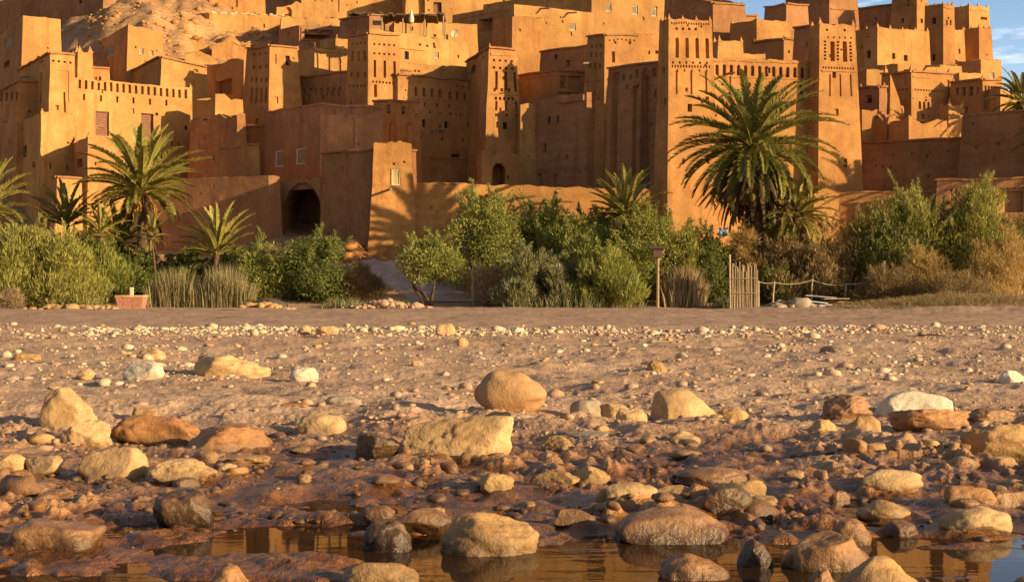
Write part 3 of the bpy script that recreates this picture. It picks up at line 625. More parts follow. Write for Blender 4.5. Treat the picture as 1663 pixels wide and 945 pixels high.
# ---- palace
B('palace_tower', 'left palace tower with four long arched niches beside the big palm', 'tower', 1086, 31, 100, 1071, 1156, 11, rl=55, mat='ochre', bat=.022, merl='r', coping=False, feats=[
  ('n', 'R', 1087, 34, 1155, 36, -.05), ('row', 'R', 1091, 38, 1151, 39, 16, 1.7, 3.4, .14), ('row', 'R', 1099, 47, 1130, 48, 4, 3, 4, .2), ('row', 'R', 1117, 42, 1139, 43, 2, 2.5, 3, .15), ('arow', 'R', 1100, 78, 1149, 79, 4, 5.5, 33, .35), ('row', 'R', 1093, 102, 1148, 103, 6, 2.6, 3.4, .2), ('row', 'R', 1092, 108, 1152, 109, 14, 2, 4, .16), ('row', 'R', 1100, 115, 1148, 115, 5, 2, 3, .15),
  ('row', 'R', 1099, 134, 1147, 135, 3, 2.4, 34, .2), ('win', 'R', 1117, 169, 1124, 182, .35), ('n', 'R', 1113, 143, 1117, 149, .1), ('row', 'R', 1110, 262, 1150, 262, 2, 3, 8, .2), ('n', 'L', 1076, 110, 1080, 120, .2), ('n', 'L', 1078, 160, 1082, 170, .2)])
B('palace_wall', 'palace curtain wall with a long row of arched niches behind the big palm', 'palace', 1152, 94, 101.2, 1140, 1330, 11, mat='ochre', bat=.012, merl='c', wl=6, feats=[
  ('n', 'R', 1158, 98, 1322, 102, -.06), ('arow', 'R', 1165, 113, 1314, 119, 14, 5.4, 17, .35), ('n', 'R', 1160, 126, 1322, 128, -.05), ('spout', 'R', 1185, 119, 1.2), ('spout', 'R', 1195, 147, .9), ('n', 'R', 1184, 124, 1187, 163, .12), ('win', 'R', 1299, 145, 1304, 153, .25), ('row', 'R', 1176, 136, 1300, 140, 4, 3, 4, .2), ('n', 'R', 1307, 129, 1310, 150, .1), ('win', 'R', 1180, 205, 1187, 218, .3)])
B('palace_tower', 'right palace tower with two long carved niches and a palm shadow', 'tower', 1331, 39, 101.8, 1315, 1389, 11, rl=60, mat='ochre', bat=.03, merl='c', feats=[
  ('row', 'R', 1343, 49, 1372, 50, 2, 3, 3, .15), ('row', 'R', 1345, 61, 1382, 62, 5, 2, 3, .14), ('n', 'R', 1349, 68, 1356, 100, .3), ('n', 'R', 1369, 68, 1376, 101, .3), ('row', 'R', 1340, 68, 1340, 96, 6, 3, 3, .14), ('row', 'R', 1361, 69, 1361, 97, 6, 3, 3, .14), ('row', 'R', 1381, 70, 1382, 98, 6, 3, 3, .14), ('row', 'R', 1337, 110, 1386, 112, 12, 2, 3, .12), ('n', 'R', 1334, 115, 1390, 117, -.05),
  ('win', 'R', 1352, 117, 1358, 127, .35), ('row', 'R', 1348, 139, 1382, 139, 3, 2, 32, .16), ('n', 'R', 1355, 177, 1362, 187, .1), ('win', 'R', 1371, 258, 1376, 272, .3)])
B('adobe_house', 'dark plain house behind the left side of the right palace tower', 'house', 1333, 42, 108, 1290, 1350, 12, rl=42, mat='red', coping=True, feats=[('n', 'L', 1322, 66, 1326, 74, .2)])
B('adobe_block', 'small lit rooftop parapet right of the left palace tower', 'house', 1166, 66, 107, 1158, 1206, 11, mat='gold', merl='c', roofz=.6)
B('adobe_house', 'dark sided house with a horned corner above the palace niches', 'house', 1273, 64, 112, 1222, 1291, 12, rl=42, mat='ochre', merl='c', coping=True, feats=[('n', 'R', 1280, 82, 1283, 87, .2)])
B('adobe_terrace', 'low bright terrace wall on the roof behind the palace niches', 'terrace', 1206, 87, 108.5, 1200, 1243, 11, mat='gold', topn=.2)
B('adobe_house', 'plain two toned house with a shaded left side above the palace', 'house', 1229, 33, 123, 1186, 1281, 13, rl=42, mat='ochre', merl='c')
B('adobe_house', 'shaded house with a lit strip under the reed terrace', 'house', 1187, 26, 128, 1150, 1230, 13, rl=42, mat='ochre', coping=True, feats=[('win', 'L', 1170, 50, 1178, 58, .3)])
B('adobe_house', 'shaded house with a raised lit edge behind the left palace tower', 'house', 1158, 6, 126, 1080, 1168, 13, rl=36, mat='red', coping=True, top_l=1.6)
B('adobe_house', 'small dark topped house between two patches of sky', 'house', 1277, 8, 134, 1242, 1312, 13, rl=42, mat='red', coping=True)
B('adobe_house', 'shaded high house with a lit buttress behind the right palace tower', 'house', 1347, -14, 138, 1276, 1392, 13, rl=42, mat='red', feats=[('n', 'L', 1293, 4, 1307, 60, -.6), ('n', 'R', 1349, 15, 1400, 17, -.1)])
# ---- upper right castle
B('curtain_wall', 'long shaded high wall left of the upper right tower', 'wall', 1462, 7, 137, 1345, 1480, 13, rl=36, mat='red', wmax=20, wr=3, coping=True, feats=[('win', 'L', 1463, 30, 1469, 37, .3), ('win', 'L', 1420, 28, 1424, 34, .3)])
B('castle_tower', 'tall plain tower cut by the picture top over the upper right wall', 'tower', 1489, -14, 134.5, 1449, 1505, 14, rl=40, mat='ochre', feats=[('n', 'R', 1495, 31, 1499, 38, .2), ('n', 'L', 1452, 6, 1486, 8, -.06), ('win', 'L', 1462, 30, 1468, 38, .3)])
B('castle_house', 'broad sunlit block with a crenellated roof below the upper right towers', 'house', 1425, 44, 122, 1387, 1509, 13, rl=44, mat='gold', merl='r', bat=.025, top_r=-.2, feats=[
  ('win', 'L', 1406, 83, 1414, 95, .3), ('win', 'R', 1449, 86, 1454, 96, .25), ('win', 'R', 1468, 89, 1474, 99, .25)])
B('castle_tower', 'crenellated square tower second from the right against the sky', 'tower', 1532, 7, 128, 1502, 1550, 16, rl=44, mat='ochre', merl='r', bat=.01, feats=[('n', 'R', 1533, 12, 1550, 14, -.06), ('win', 'L', 1512, 29, 1520, 40, .3), ('win', 'L', 1512, 89, 1519, 99, .3), ('row', 'R', 1538, 37, 1544, 37, 2, 2, 8, .2)])
B('castle_annex', 'lit annex wall with small merlons joined to the square crenellated tower', 'house', 1533, 47, 129, 1528, 1566, 16, mat='gold', merl='r', feats=[('n', 'R', 1540, 53, 1558, 55, -.05), ('n', 'R', 1557, 80, 1560, 88, .2)])
B('castle_tower', 'rightmost tall crenellated tower standing against the blue sky', 'tower', 1574, 9, 134, 1547, 1606, 24, rl=44, mat='gold', merl='r', bat=.03, feats=[('row', 'R', 1594, 30, 1602, 31, 4, 2, 4, .12), ('row', 'R', 1592, 50, 1604, 52, 5, 2, 6, .14), ('row', 'R', 1591, 70, 1604, 71, 3, 2, 8, .12), ('n', 'R', 1576, 16, 1607, 18, -.05)])
B('castle_annex', 'shaded square annex at the foot of the rightmost castle tower', 'house', 1590, 45, 130.5, 1563, 1610, 20, rl=44, mat='ochre', merl='r')
B('adobe_house', 'low block below the rightmost castle tower with a sunlit right side', 'house', 1593, 96, 126, 1555, 1626, 18, rl=44, mat='gold', feats=[('pale', 'R', 1608, 118, 1615, 128, .2), ('n', 'R', 1595, 98, 1624, 100, -.06)])
B('adobe_house', 'wide low lit house under the broad crenellated block', 'house', 1458, 103, 118, 1396, 1562, 14, rl=40, mat='gold', coping=False, feats=[('n', 'R', 1460, 106, 1560, 108, -.06), ('spout', 'R', 1505, 108, 1.2), ('spout', 'R', 1470, 114, 1.0)])
B('adobe_block', 'small square lit block beside the right palace tower', 'house', 1408, 113, 115, 1394, 1437, 12, mat='gold')
B('adobe_house', 'two storey house with a dark left side and horned corners on the right', 'house', 1480, 118, 111.5, 1432, 1548, 15, rl=42, mat='ochre', merl='h', coping=True, feats=[
  ('row', 'L', 1442, 147, 1472, 146, 6, 4, 3.5, .15), ('n', 'R', 1482, 125, 1512, 127, -.06), ('row', 'R', 1487, 146, 1536, 149, 12, 2, 2.5, .12), ('arow', 'R', 1494, 171, 1508, 172, 3, 4, 13, .3), ('n', 'R', 1540, 130, 1543, 175, .12), ('n', 'R', 1482, 160, 1546, 162, -.04)])
B('adobe_house', 'low dark house with one window right of the palace', 'house', 1428, 141, 110.5, 1394, 1440, 12, rl=40, mat='red', merl='c', coping=True, feats=[('win', 'L', 1405, 155, 1416, 168, .3)])
B('adobe_house', 'house with dark windows and columned porch at the right above the rampart', 'house', 1596, 130, 110, 1544, 1626, 14, rl=42, mat='ochre', merl='c', coping=True, feats=[
  ('win', 'L', 1551, 143, 1557, 155, .4), ('win', 'L', 1561, 142, 1568, 156, .4), ('win', 'L', 1573, 141, 1580, 156, .4), ('win', 'L', 1585, 142, 1591, 154, .4), ('row', 'R', 1601, 158, 1621, 160, 5, 2.4, 34, .35)])
B('adobe_terrace', 'narrow lit terrace wall left of the columned porch house', 'terrace', 1558, 118, 113.5, 1552, 1596, 14, mat='gold')
B('adobe_house', 'small lit house with a sloping roof line near the right edge', 'house', 1625, 141, 108.5, 1618, 1672, 14, mat='gold', top_r=-1.2, feats=[('n', 'R', 1630, 146, 1660, 148, -.06)])
# ---- right ramparts
B('rampart', 'long dark rampart right of the palace below the ruins', 'wall', 1570, 225, 101.5, 1398, 1600, 8, rl=30, mat='brown', wmax=24, wr=1.4, coping=True, feats=[('row', 'L', 1422, 270, 1445, 272, 3, 5, 5, .12), ('row', 'L', 1450, 252, 1540, 246, 4, 4, 4, .1)])
B('rampart', 'high dark rampart running out at the right picture edge', 'wall', 1760, 176, 96.5, 1563, 1800, 8, rl=30, mat='brown', wmax=30, wr=1.4, coping=True, feats=[('n', 'L', 1655, 208, 1663, 212, .15)])
B('rampart', 'low garden wall at the foot of the right palace tower', 'wall', 1528, 313, 98.3, 1362, 1560, 8, rl=12, mat='ochre', wmax=24, wr=1.0, coping=True, topn=.15)
B('adobe_block', 'short bright wall block below the right palace tower', 'wall', 1322, 314, 99, 1315, 1363, 8, mat='gold', wl=1.2)
B('garden_house', 'low shaded garden house with pierced wall at the right edge', 'house', 1700, 290, 94.5, 1522, 1720, 8, rl=18, mat='red', wmax=24, wr=4, coping=True, feats=[('row', 'L', 1545, 309, 1552, 309, 2, 4, 4, .15), ('row', 'L', 1545, 316, 1552, 316, 2, 4, 4, .15), ('row', 'L', 1545, 323, 1552, 323, 2, 4, 4, .15), ('open', 'L', 1620, 305, 1663, 345, .7)])
# ---- top left skyline
B('adobe_house', 'shaded brown house on the hill top at the upper left', 'house', 168, -20, 158, 72, 200, 20, rl=36, mat='red', rough=.3, feats=[('win', 'L', 126, 0, 133, 6, .3)])
B('adobe_house', 'shaded house with a small lit side at the head of the sandy slope', 'house', 234, -16, 160, 196, 263, 20, rl=36, mat='ochre', zb=26)
B('adobe_house', 'long shaded house on the hill left of the stone terrace', 'house', 340, -12, 156, 262, 430, 16, rl=36, mat='ochre', zb=26, feats=[('n', 'R', 378, -4, 386, 12, .2), ('win', 'L', 300, -6, 308, 4, .3)])
B('stone_terrace', 'high stone retaining terrace with a pale railing at the upper left', 'terrace', 340, 21, 150, 300, 458, 14, rl=36, mat='gold', zb=22, merl='R', topn=.15)
B('ruined_wall', 'ruined double arch wall on the terrace in the upper left', 'ruin', 449, 9, 153, 445, 492, 12, wl=1.0, mat='gold', rough=1.2, feats=[('arch', 'R', 461, 12, 474, 34, .5)])
B('adobe_house', 'long sunlit house wall cut by the picture top left of centre', 'house', 490, -22, 160, 470, 652, 10, mat='gold', zb=26, feats=[('n', 'R', 548, -20, 551, 20, .1)])
B('adobe_house', 'sunlit house with a dark door cut by the top edge near the pergola', 'house', 660, -22, 157, 652, 735, 10, mat='gold', zb=25, feats=[('n', 'R', 668, -22, 690, 24, .5), ('door', 'R', 704, 4, 717, 22, .4), ('win', 'R', 748, 8, 753, 16, .3)])
B('adobe_terrace', 'low sunlit terrace with rough stones below the long house wall', 'terrace', 457, 27, 146, 440, 560, 12, mat='gold', topn=.4, zb=22)
B('adobe_house', 'modern house with a pale framed dark balcony at the upper left', 'house', 486, 42, 140, 455, 575, 12, rl=38, mat='red', zb=20, feats=[('n', 'R', 488, 44, 547, 67, -.12), ('open', 'R', 493, 49, 541, 65, 1.6), ('n', 'R', 488, 70, 570, 72, -.1)])
B('adobe_house', 'small dark house with roof rails left of the pergola terrace', 'house', 600, 26, 136, 552, 640, 14, rl=38, mat='red', zb=18, coping=True, feats=[('win', 'R', 605, 34, 622, 42, .3)])
B('adobe_house', 'plain lit house behind the pergola terrace near the centre', 'house', 640, 34, 132, 632, 775, 14, mat='gold', zb=17)
B('adobe_house', 'sunlit house top cut by the picture top between pergola and huge house', 'house', 732, -24, 158, 725, 830, 12, mat='gold', zb=25)
B('adobe_house', 'brown shaded house filling the gap above the double arch ruin', 'house', 512, -26, 168, 420, 540, 12, rl=36, mat='red', zb=26)
B('adobe_house', 'dim backdrop block standing in for the hill above the framed window house at the upper left corner', 'house', 120, -22, 168, -80, 130, 20, rl=36, mat='red', wmax=30, zb=24)  # house-shaped backdrop block stands in for the purplish hill in this corner
# ruins between palace and right rampart, each a rough broken wall of its own
B('ruined_wall', 'broken pointed ruin wall in front of the low dark house', 'ruin', 1400, 178, 106.5, 1396, 1425, 10, rl=40, mat='ochre', rough=2.6, wl=2.5)
B('ruined_wall', 'tall thin ruin fragment leaning in the gap right of the palace', 'ruin', 1446, 166, 107.5, 1443, 1475, 10, wl=.8, mat='ochre', rough=6)
B('ruined_wall', 'stubby ruin block with a sunlit side above the dark rampart', 'ruin', 1476, 198, 104.5, 1445, 1487, 10, rl=40, mat='ochre', rough=1.2)
B('ruined_wall', 'rounded ruin wall with a dark hollow beside the horned house', 'ruin', 1440, 186, 106, 1420, 1482, 10, rl=40, mat='ochre', rough=3.2)
B('ruined_wall', 'low long ruin wall between stubby block and lit pillar', 'ruin', 1490, 203, 105, 1486, 1545, 10, wl=1.0, mat='ochre', rough=.7)
B('ruined_pillar', 'sunlit ruin pillar with one horn above the rampart', 'ruin', 1541, 170, 105.5, 1537, 1566, 12, wl=1.4, mat='gold', merl='c', bat=.01, rough=.5)
B('ruined_wall', 'pale rubble wall stub left of the tall left kasbah tower', 'ruin', 350, 160, 117, 318, 394, 24, rl=36, mat='gold', rough=1.0)
B('ruined_wall', 'dark broken stone wall under the pale rubble stub', 'ruin', 385, 186, 115.3, 310, 398, 20, rl=34, mat='brown', rough=.8)
# pergolas, dish, parasol and rails on roofs
def pergola(label, px0, px1, py, yb, Y, dep):
    a, b = at(px0, py, Y), at(px1, py, Y); zb = H+kz(yb)*Y
    r = thing('pergola', label, 'pergola', (a.x, Y, zb)); wd = b.x-a.x; h = a.z-zb
    m = MB(); n = 16
    for i in range(n):
        x0 = wd*i/n; dz = random.uniform(-.1, .1); m.box(x0, -random.uniform(.1, .4), h+dz, x0+wd/n*.97, dep+random.uniform(0, .3), h+.16+dz)
    m.build('thatch_roof', THATCH, r)
    for x in (.1, wd*.35, wd*.68, wd-.1):
        for y in (.1, dep-.1):
            p = MB(); p.tube([(x, y, -.3), (x+random.uniform(-.05, .05), y, h+.02)], .07, 6); p.build('post', WOOD, r)
pergola('brown reed pergola on the terrace above the kasbah houses', 618, 722, 26, 52, 126.5, 3.2)
pergola('dark reed pergola under the strip of sky above the palace', 1138, 1206, 9, 27, 129.5, 3.)
pergola('small reed awning on the roof in the upper left centre', 566, 622, 24, 36, 137.5, 2.)
def dish(label, px, py, Y):
    p = at(px, py, Y); r = thing('satellite_dish', label, 'satellite dish', p)
    V = [(0, .12, 0)]; Fc = []; n = 18
    for k in range(1, 5):
        for i in range(n):
            t = 2*math.pi*i/n; q = .4*k/4; V.append((q*math.cos(t), .12-.12*(k/4)**2*1.4, q*math.sin(t)))
    for i in range(n): Fc.append((0, 1+i, 1+(i+1) % n))
    for k in range(3):
        for i in range(n): Fc.append((1+k*n+i, 1+(k+1)*n+i, 1+(k+1)*n+(i+1) % n, 1+k*n+(i+1) % n))
    d = obj('reflector', mesh('reflector', V, Fc, simple('dish_paint', (.48, .38, .26), .7, .1, 3, 0), True), r); d.rotation_euler = (R_(25), 0, R_(38))
    m = MB(); m.tube([(0, .15, 0), (0, .2, -.9)], .04, 6); m.build('mast', WOOD, r)
    m = MB(); m.tube([(0, .1, -.4), (.15, -.45, .0)], .02, 5); m.build('feed_arm', WOOD, r)
dish('pale satellite dish on a roof near the upper centre', 738, 54, 128)
def jar(label, px, yt, yb, Y, rad):
    p = at(px, yb, Y); h = (yb-yt)/F*Y; m = MB()
    m.tube([(0, 0, 0), (0, 0, h*.2), (0, 0, h*.5), (0, 0, h*.72), (0, 0, h*.8), (0, 0, h)], [rad*.6, rad*.95, rad, rad*.6, rad*.35, rad*.42], 12)
    tag(m.build('water_jar', WHITE, None, p, True), label, 'jar')
# tent-like parasol on the pergola terrace
p = at(668, 50, 125.6); r = thing('parasol', 'folded cream parasol on the terrace below the brown pergola', 'parasol', p)
m = MB(); m.tube([(0, 0, -.2), (0, 0, 1.9)], .035, 6); m.build('pole', WOOD, r)
m = MB(); m.tube([(0, 0, .7), (0, 0, 1.0), (0, 0, 1.85)], [.2, .26, .03], 8); m.build('canopy', simple('cream_cloth', (.62, .52, .38), .9, .1, 4, .2), r)
def rail(label, px0, px1, py, Y, r_, mat=WHITE):
    a, b = at(px0, py, Y), at(px1, py, Y); r = thing('roof_railing', label, 'railing', (a.x, a.y, a.z-.5)); wd = b.x-a.x
    n = max(4, int(wd/1.1)); dy = math.tan(R_(r_))
    for i in range(n+1):
        x = wd*i/n; m = MB(); m.box(x-.12, x*dy-.1, -.25, x+.12, x*dy+.1, .55); m.build('post', mat, r)
    m = MB(); m.hexa([(0, -.05, .3), (wd, wd*dy-.05, .3), (wd, wd*dy+.05, .3), (0, .05, .3), (0, -.05, .42), (wd, wd*dy-.05, .42), (wd, wd*dy+.05, .42), (0, .05, .42)]); m.build('bar', mat, r)
rail('whitewashed low railing along the high stone terrace', 346, 455, 19, 150.3, 14)
rail('thin wooden roof rail above the modern balcony house', 500, 572, 40, 140.3, 12, WOOD)

# low ruined field walls and stones on the sandy slope above the left houses
for k, (x0, x1, yt, Y, lab_) in enumerate([(168, 214, 30, 147, 'low crumbled wall near the top of the sandy slope'), (262, 330, 62, 143, 'low crumbled wall across the middle of the sandy slope'), (345, 420, 70, 142, 'low crumbled wall under the stone terrace'),
        (300, 352, 92, 138, 'low crumbled wall at the foot of the sandy slope'), (395, 452, 88, 139.5, 'low crumbled wall behind the left kasbah tower'), (225, 262, 22, 150, 'short crumbled wall below the house at the slope head')]):
    B('ruined_wall', lab_, 'ruin', x0, yt, Y, x0-4, x1, 12, wl=.7, mat=('ochre', 'gold')[k % 2], rough=1.3, topn=.3)
# ------------------------------------------------------------------ vegetation
rng = np.random.default_rng(7)
def leaves(P, T, S, ln, wd):
    """diamond leaves from base P along T with side S"""
    ln = ln[:, None]; wd = wd[:, None]
    V = np.stack([P, P+T*ln*.5+S*wd*.5, P+T*ln, P+T*ln*.5-S*wd*.5], 1).reshape(-1, 3)
    return V, np.arange(len(V)).reshape(-1, 4)
def unit(v): return v/np.maximum(np.linalg.norm(v, axis=-1, keepdims=True), 1e-6)
def crown_mesh(name, w, d, h, n, style, mat, rg, z0=.0, flat=.0):
    """clumps of small leaves filling an uneven dome w x d x h standing on z0"""
    nl = max(10, int(14+w*d*.9)); cs = []; rs = []
    for i in range(nl):
        th = rg.uniform(0, 2*math.pi); q = math.sqrt(rg.uniform(0, 1)); zf = rg.uniform(.12, 1)
        lim = math.sqrt(max(.05, 1-(max(0, zf-.25)/.82)**2))
        rr = rg.uniform(.13, .25)
        cs.append((math.cos(th)*q*w*.5*lim*.82, math.sin(th)*q*d*.5*lim*.82, z0+(h-z0)*zf*.90)); rs.append(rr*min(w, h*1.2)*(.75 if zf > .7 else 1))
    cs = np.array(cs); rs = np.array(rs)
    pr = rs**2; idx = rg.choice(nl, n, p=pr/pr.sum()); dirs = unit(rg.normal(size=(n, 3)))
    rad = rs[idx]*(.45+.6*rg.uniform(0, 1, n)**.6); Pn = cs[idx]+dirs*rad[:, None]*np.array([1, 1, .85])
    Pn[:, 2] = np.maximum(Pn[:, 2], .05)
    if style == 'feather':
        T = unit(dirs*.55+np.array([0, 0, 1.1])+rg.normal(size=(n, 3))*.35); ln = rg.uniform(.22, .5, n); wd = rg.uniform(.03, .075, n)
    elif style == 'twig':
        T = unit(dirs*.7+np.array([0, 0, .7])+rg.normal(size=(n, 3))*.6); ln = rg.uniform(.2, .6, n); wd = rg.uniform(.015, .04, n)
    else:
        T = unit(dirs+np.array([0, 0, .35])+rg.normal(size=(n, 3))*.7); ln = rg.uniform(.11, .26, n); wd = rg.uniform(.05, .10, n)
    S = unit(np.cross(T, unit(rg.normal(size=(n, 3)))))
    # ragged shoots that break the outline
    for _ in range(int(16+w*6)):
        c = cs[rg.integers(nl)]; r0 = rs.mean(); dd = unit(np.array([rg.normal()*.55, rg.normal()*.55, .9])); b = c+dd*r0*.8; L0 = rg.uniform(.12, .3)*min(h, w)
        m_ = int(40+L0*90); tt = rg.uniform(0, 1, m_)[:, None]; Pn = np.concatenate([Pn, b+dd*L0*tt+rg.normal(size=(m_, 3))*.07*(1.15-tt)]); T = np.concatenate([T, unit(dd+rg.normal(size=(m_, 3))*.55)])
        S = np.concatenate([S, unit(rg.normal(size=(m_, 3)))]); ln = np.concatenate([ln, rg.uniform(.12, .3, m_)]); wd = np.concatenate([wd, rg.uniform(.03, .07, m_) if style != 'twig' else rg.uniform(.012, .03, m_)])
    V, Q = leaves(Pn, T, S, ln, wd)
    return mesh(name, V, Q, mat), cs
def bush(name, label, cat, px, yt, wpx, Y, style='olive', mat='olive', n=9000, z0=.0, trunks=4, tr=.05, group='bushes along the river bank', dz=0, trunkmat=None, trunk_name='stem', dep=.8):
    X = kx(px)*Y; g = gz(X, Y)-.05+dz; h = (H+kz(yt)*Y)-g; w = wpx/F*Y*1.14; n = int(n*1.45)
    r = thing(name, label, cat, (X, Y, g), group)
    rg = np.random.default_rng(int(px*7+yt)); me, cs = crown_mesh('foliage', w, w*dep, h, n, style, LF[mat], rg, z0*h)
    obj('foliage' if z0 < .25 else 'crown', me, r)
    for k in range(trunks):
        c = cs[rg.integers(len(cs))]; b = np.array([rg.uniform(-.12, .12)*w*.5, rg.uniform(-.1, .1)*w, 0]); md = (b+c)/2+rg.normal(size=3)*.12*min(w, h)*.5
        m = MB(); m.tube([b, b*.6+md*.4+np.array([0, 0, .1]), md, c], [tr*1.5, tr*1.2, tr, tr*.4], 6); m.build(trunk_name, trunkmat or BARK, r, smooth=True)
    return r
def blades(name, label, cat, px, yt, wpx, Y, mat, n, lean=.25, wd=(.02, .05), group=None, dz=0, dep=.5, kind=None):
    X = kx(px)*Y; g = gz(X, Y)-.05+dz; h = max((H+kz(yt)*Y)-g, .42); w = wpx/F*Y; rg = np.random.default_rng(int(px*3+yt))
    P = np.stack([rg.normal(0, .28, n).clip(-.5, .5)*w, rg.normal(0, .28, n).clip(-.5, .5)*w*dep, np.zeros(n)], -1)
    hh = h*rg.uniform(.45, 1.0, n)*(1-.55*np.abs(P[:, 0]/w*1.7)**2).clip(.35, 1); ang = rg.normal(size=(n, 2))*lean+np.stack([P[:, 0]/w*1.2*lean*2, P[:, 1]*0], -1)
    tip = P+np.stack([ang[:, 0]*hh, ang[:, 1]*hh, hh], -1); mid = P*.45+tip*.55+np.stack([-ang[:, 0]*hh*.12, 0*hh, hh*.06], -1)
    S = unit(np.stack([rg.normal(size=n), rg.normal(size=n), np.zeros(n)], -1))*rg.uniform(*wd, n)[:, None]
    gr = (bed(P[:, 0]+X, P[:, 1]+Y) if Y < 80 else terr(P[:, 0]+X, P[:, 1]+Y))-g-.05
    for q_ in (P, mid, tip): q_[:, 2] += gr
    V = np.stack([P-S*.5, P+S*.5, mid+S*.5, mid-S*.5, tip], 1).reshape(-1, 3); i = np.arange(n)[:, None]*5
    Q = [tuple(q) for q in (i+np.array([[0, 1, 2, 3]])).tolist()]+[tuple(q) for q in (i+np.array([[3, 2, 4]])).tolist()]
    return tag(obj(name, mesh(name, V, Q, LF[mat]), None, (X, Y, g)), label, cat, group, kind)

def frond(V, F_, base, az, el, ln, droop, rg, dense=46, lw=.05, ll=.55, fold=.7, dead=False):
    """arched rachis with leaflets on both sides"""
    n = 12; pts = []; e = el; p = np.array(base, float); h = np.array([math.cos(az), math.sin(az)])
    side = np.array([-h[1], h[0], 0])*1.0; sway = rg.normal()*.06
    for i in range(n+1):
        pts.append(p.copy()); d = np.array([h[0]*math.cos(e), h[1]*math.cos(e), math.sin(e)])+side*sway*(i/n); p = p+d*ln/n; e -= droop/n*(.35+1.3*i/n)
    pts = np.array(pts); b = len(V)
    for i, q in enumerate(pts):                          # rachis: thin three sided strip
        r = (.045*(1-i/n)+.010); V += [tuple(q+side*r), tuple(q-side*r), tuple(q-np.array([0, 0, r*1.2]))]
    for i in range(n):
        a = b+i*3
        for k in range(3): F_.append((a+k, a+(k+1) % 3, a+3+(k+1) % 3, a+3+k))
    for j in range(dense):
        t = .14+.86*(j+rg.uniform(0, 1))/dense; f = t*n; i = min(int(f), n-1); q = pts[i]*(1-(f-i))+pts[i+1]*(f-i); d = unit(pts[i+1]-pts[i])
        nrm = unit(np.cross(side, d)); nrm = nrm if nrm[2] > 0 else -nrm
        L_ = ll*(math.sin(math.pi*min(1, .18+.80*t))**.6)*rg.uniform(.8, 1.1)
        for sg in (-1, 1):
            dd = unit(d*(.75+.5*t)+side*sg*(.8)+nrm*(fold*rg.uniform(.5, 1.1))+rg.normal(size=3)*.07)
            if dead: dd = unit(dd+np.array([0, 0, -.7]))
            s = unit(np.cross(dd, nrm))*lw*rg.uniform(.8, 1.2); m_ = q+dd*L_*.45; tip = q+dd*L_-np.array([0, 0, .10*L_])
            b = len(V); V += [tuple(q-s*.3), tuple(q+s*.3), tuple(m_+s*.5), tuple(tip), tuple(m_-s*.5)]; F_.append((b, b+1, b+2, b+3, b+4))
def palm(label, px, py, Y, R, nf=42, base_px=None, up=.35, mat='palm', dead=10, dates=0, trunk=True, tr=.28, group='date palms along the river bank', seed=1, lw=.10, low=-.7, dense=44, zoff=None, deadlen=.75):
    rg = np.random.default_rng(seed); C = at(px, py, Y); bx = kx(base_px if base_px else px)*Y; g = gz(bx, Y)-.1 if zoff is None else zoff
    r = thing('date_palm', label, 'palm tree', (bx, Y, g), group); c = np.array([C.x-bx, 0, C.z-g])
    V, F_ = [], []
    for i in range(nf):
        f = (i+.5)/nf; el = 1.45-(1.45-low)*f**.85; az = i*2.39996+rg.normal()*.2; ln = R*(.78+.32*math.sin(math.pi*min(1, f+.18)))*rg.uniform(.88, 1.1)
        frond(V, F_, c+np.array([math.cos(az), math.sin(az), 0])*tr*.5+np.array([0, 0, .25-.5*f]), az, el+rg.normal()*.08, ln, (.75+.75*f)*(1-up)+rg.normal()*.1+.15, rg, dense, lw, R*.145)
    obj('crown', mesh('crown', V, F_, LF[mat]), r)
    if dead:
        V, F_ = [], []
        for i in range(dead):
            az = i*2.4+rg.normal()*.3; frond(V, F_, c+np.array([math.cos(az)*tr, math.sin(az)*tr, -.35-rg.uniform(0, .5)-(1.0*rg.uniform(0, 1) if dead > 40 else 0)]), az, (-.75-rg.uniform(0, .45)) if dead < 40 else -.3-rg.uniform(0, .9), R*deadlen*rg.uniform(.6, 1), .55, rg, int(dense*.7), lw*.9, R*.10, .2, True)
        obj('dead_fronds', mesh('dead_fronds', V, F_, LF['deadfrond']), r)
    if dates:
        m = MB()
        for i in range(dates):
            az = rg.uniform(0, 6.28); p0 = c+np.array([0, 0, -.1]); o = np.array([math.cos(az), math.sin(az), 0])
            e = p0+o*rg.uniform(.35, .8)+np.array([0, 0, -rg.uniform(.5, 1.0)])
            m.tube([p0, p0+o*.35+np.array([0, 0, .02]), e], [.03, .025, .02], 4)
            for k in range(9):
                q = e+rg.normal(size=3)*.16; m.tube([e, q+np.array([0, 0, -.25]), q+np.array([0, 0, -.75])], [.02, .035, .01], 4)
        m.build('date_cluster', LF['date'], r)
    if trunk:
        m = MB(); hh = c[2]; n = max(6, int(hh/.22)); pts = []; rad = []
        for i in range(n+1):
            f = i/n; pts.append((c[0]*f**1.3+.05*math.sin(f*5+seed), .05*math.cos(f*4), hh*f)); rad.append(tr*(1.15-.25*f+.12*(i % 2)+(.25 if f > .86 else 0)))
        m.tube(pts, rad, 10); m.build('trunk', PALMB, r)
    return r
palm('big dark green date palm with drooping fronds in front of the palace', 1222, 238, 88, 5.0, 104, 1236, .12, 'palm', 70, 6, seed=3, low=-1.25, dense=66, tr=.34, lw=.10, deadlen=.95)
palm('tall date palm with orange date stalks left of the archway', 229, 308, 90, 4.15, 64, 232, .32, 'palmy', 6, 14, seed=5, low=-.25, dense=60, tr=.3, lw=.12)
palm('low yellow green palm in front of the shaded rampart', 352, 408, 88, 2.9, 26, 350, .55, 'palmy', 2, 0, seed=8, low=.15, tr=.16)
palm('young pale palm with a thin stem left of the tall palm', 163, 378, 86.5, 2.0, 20, 166, .3, 'palmy', 3, 0, seed=11, low=-.2, tr=.11, lw=.045)
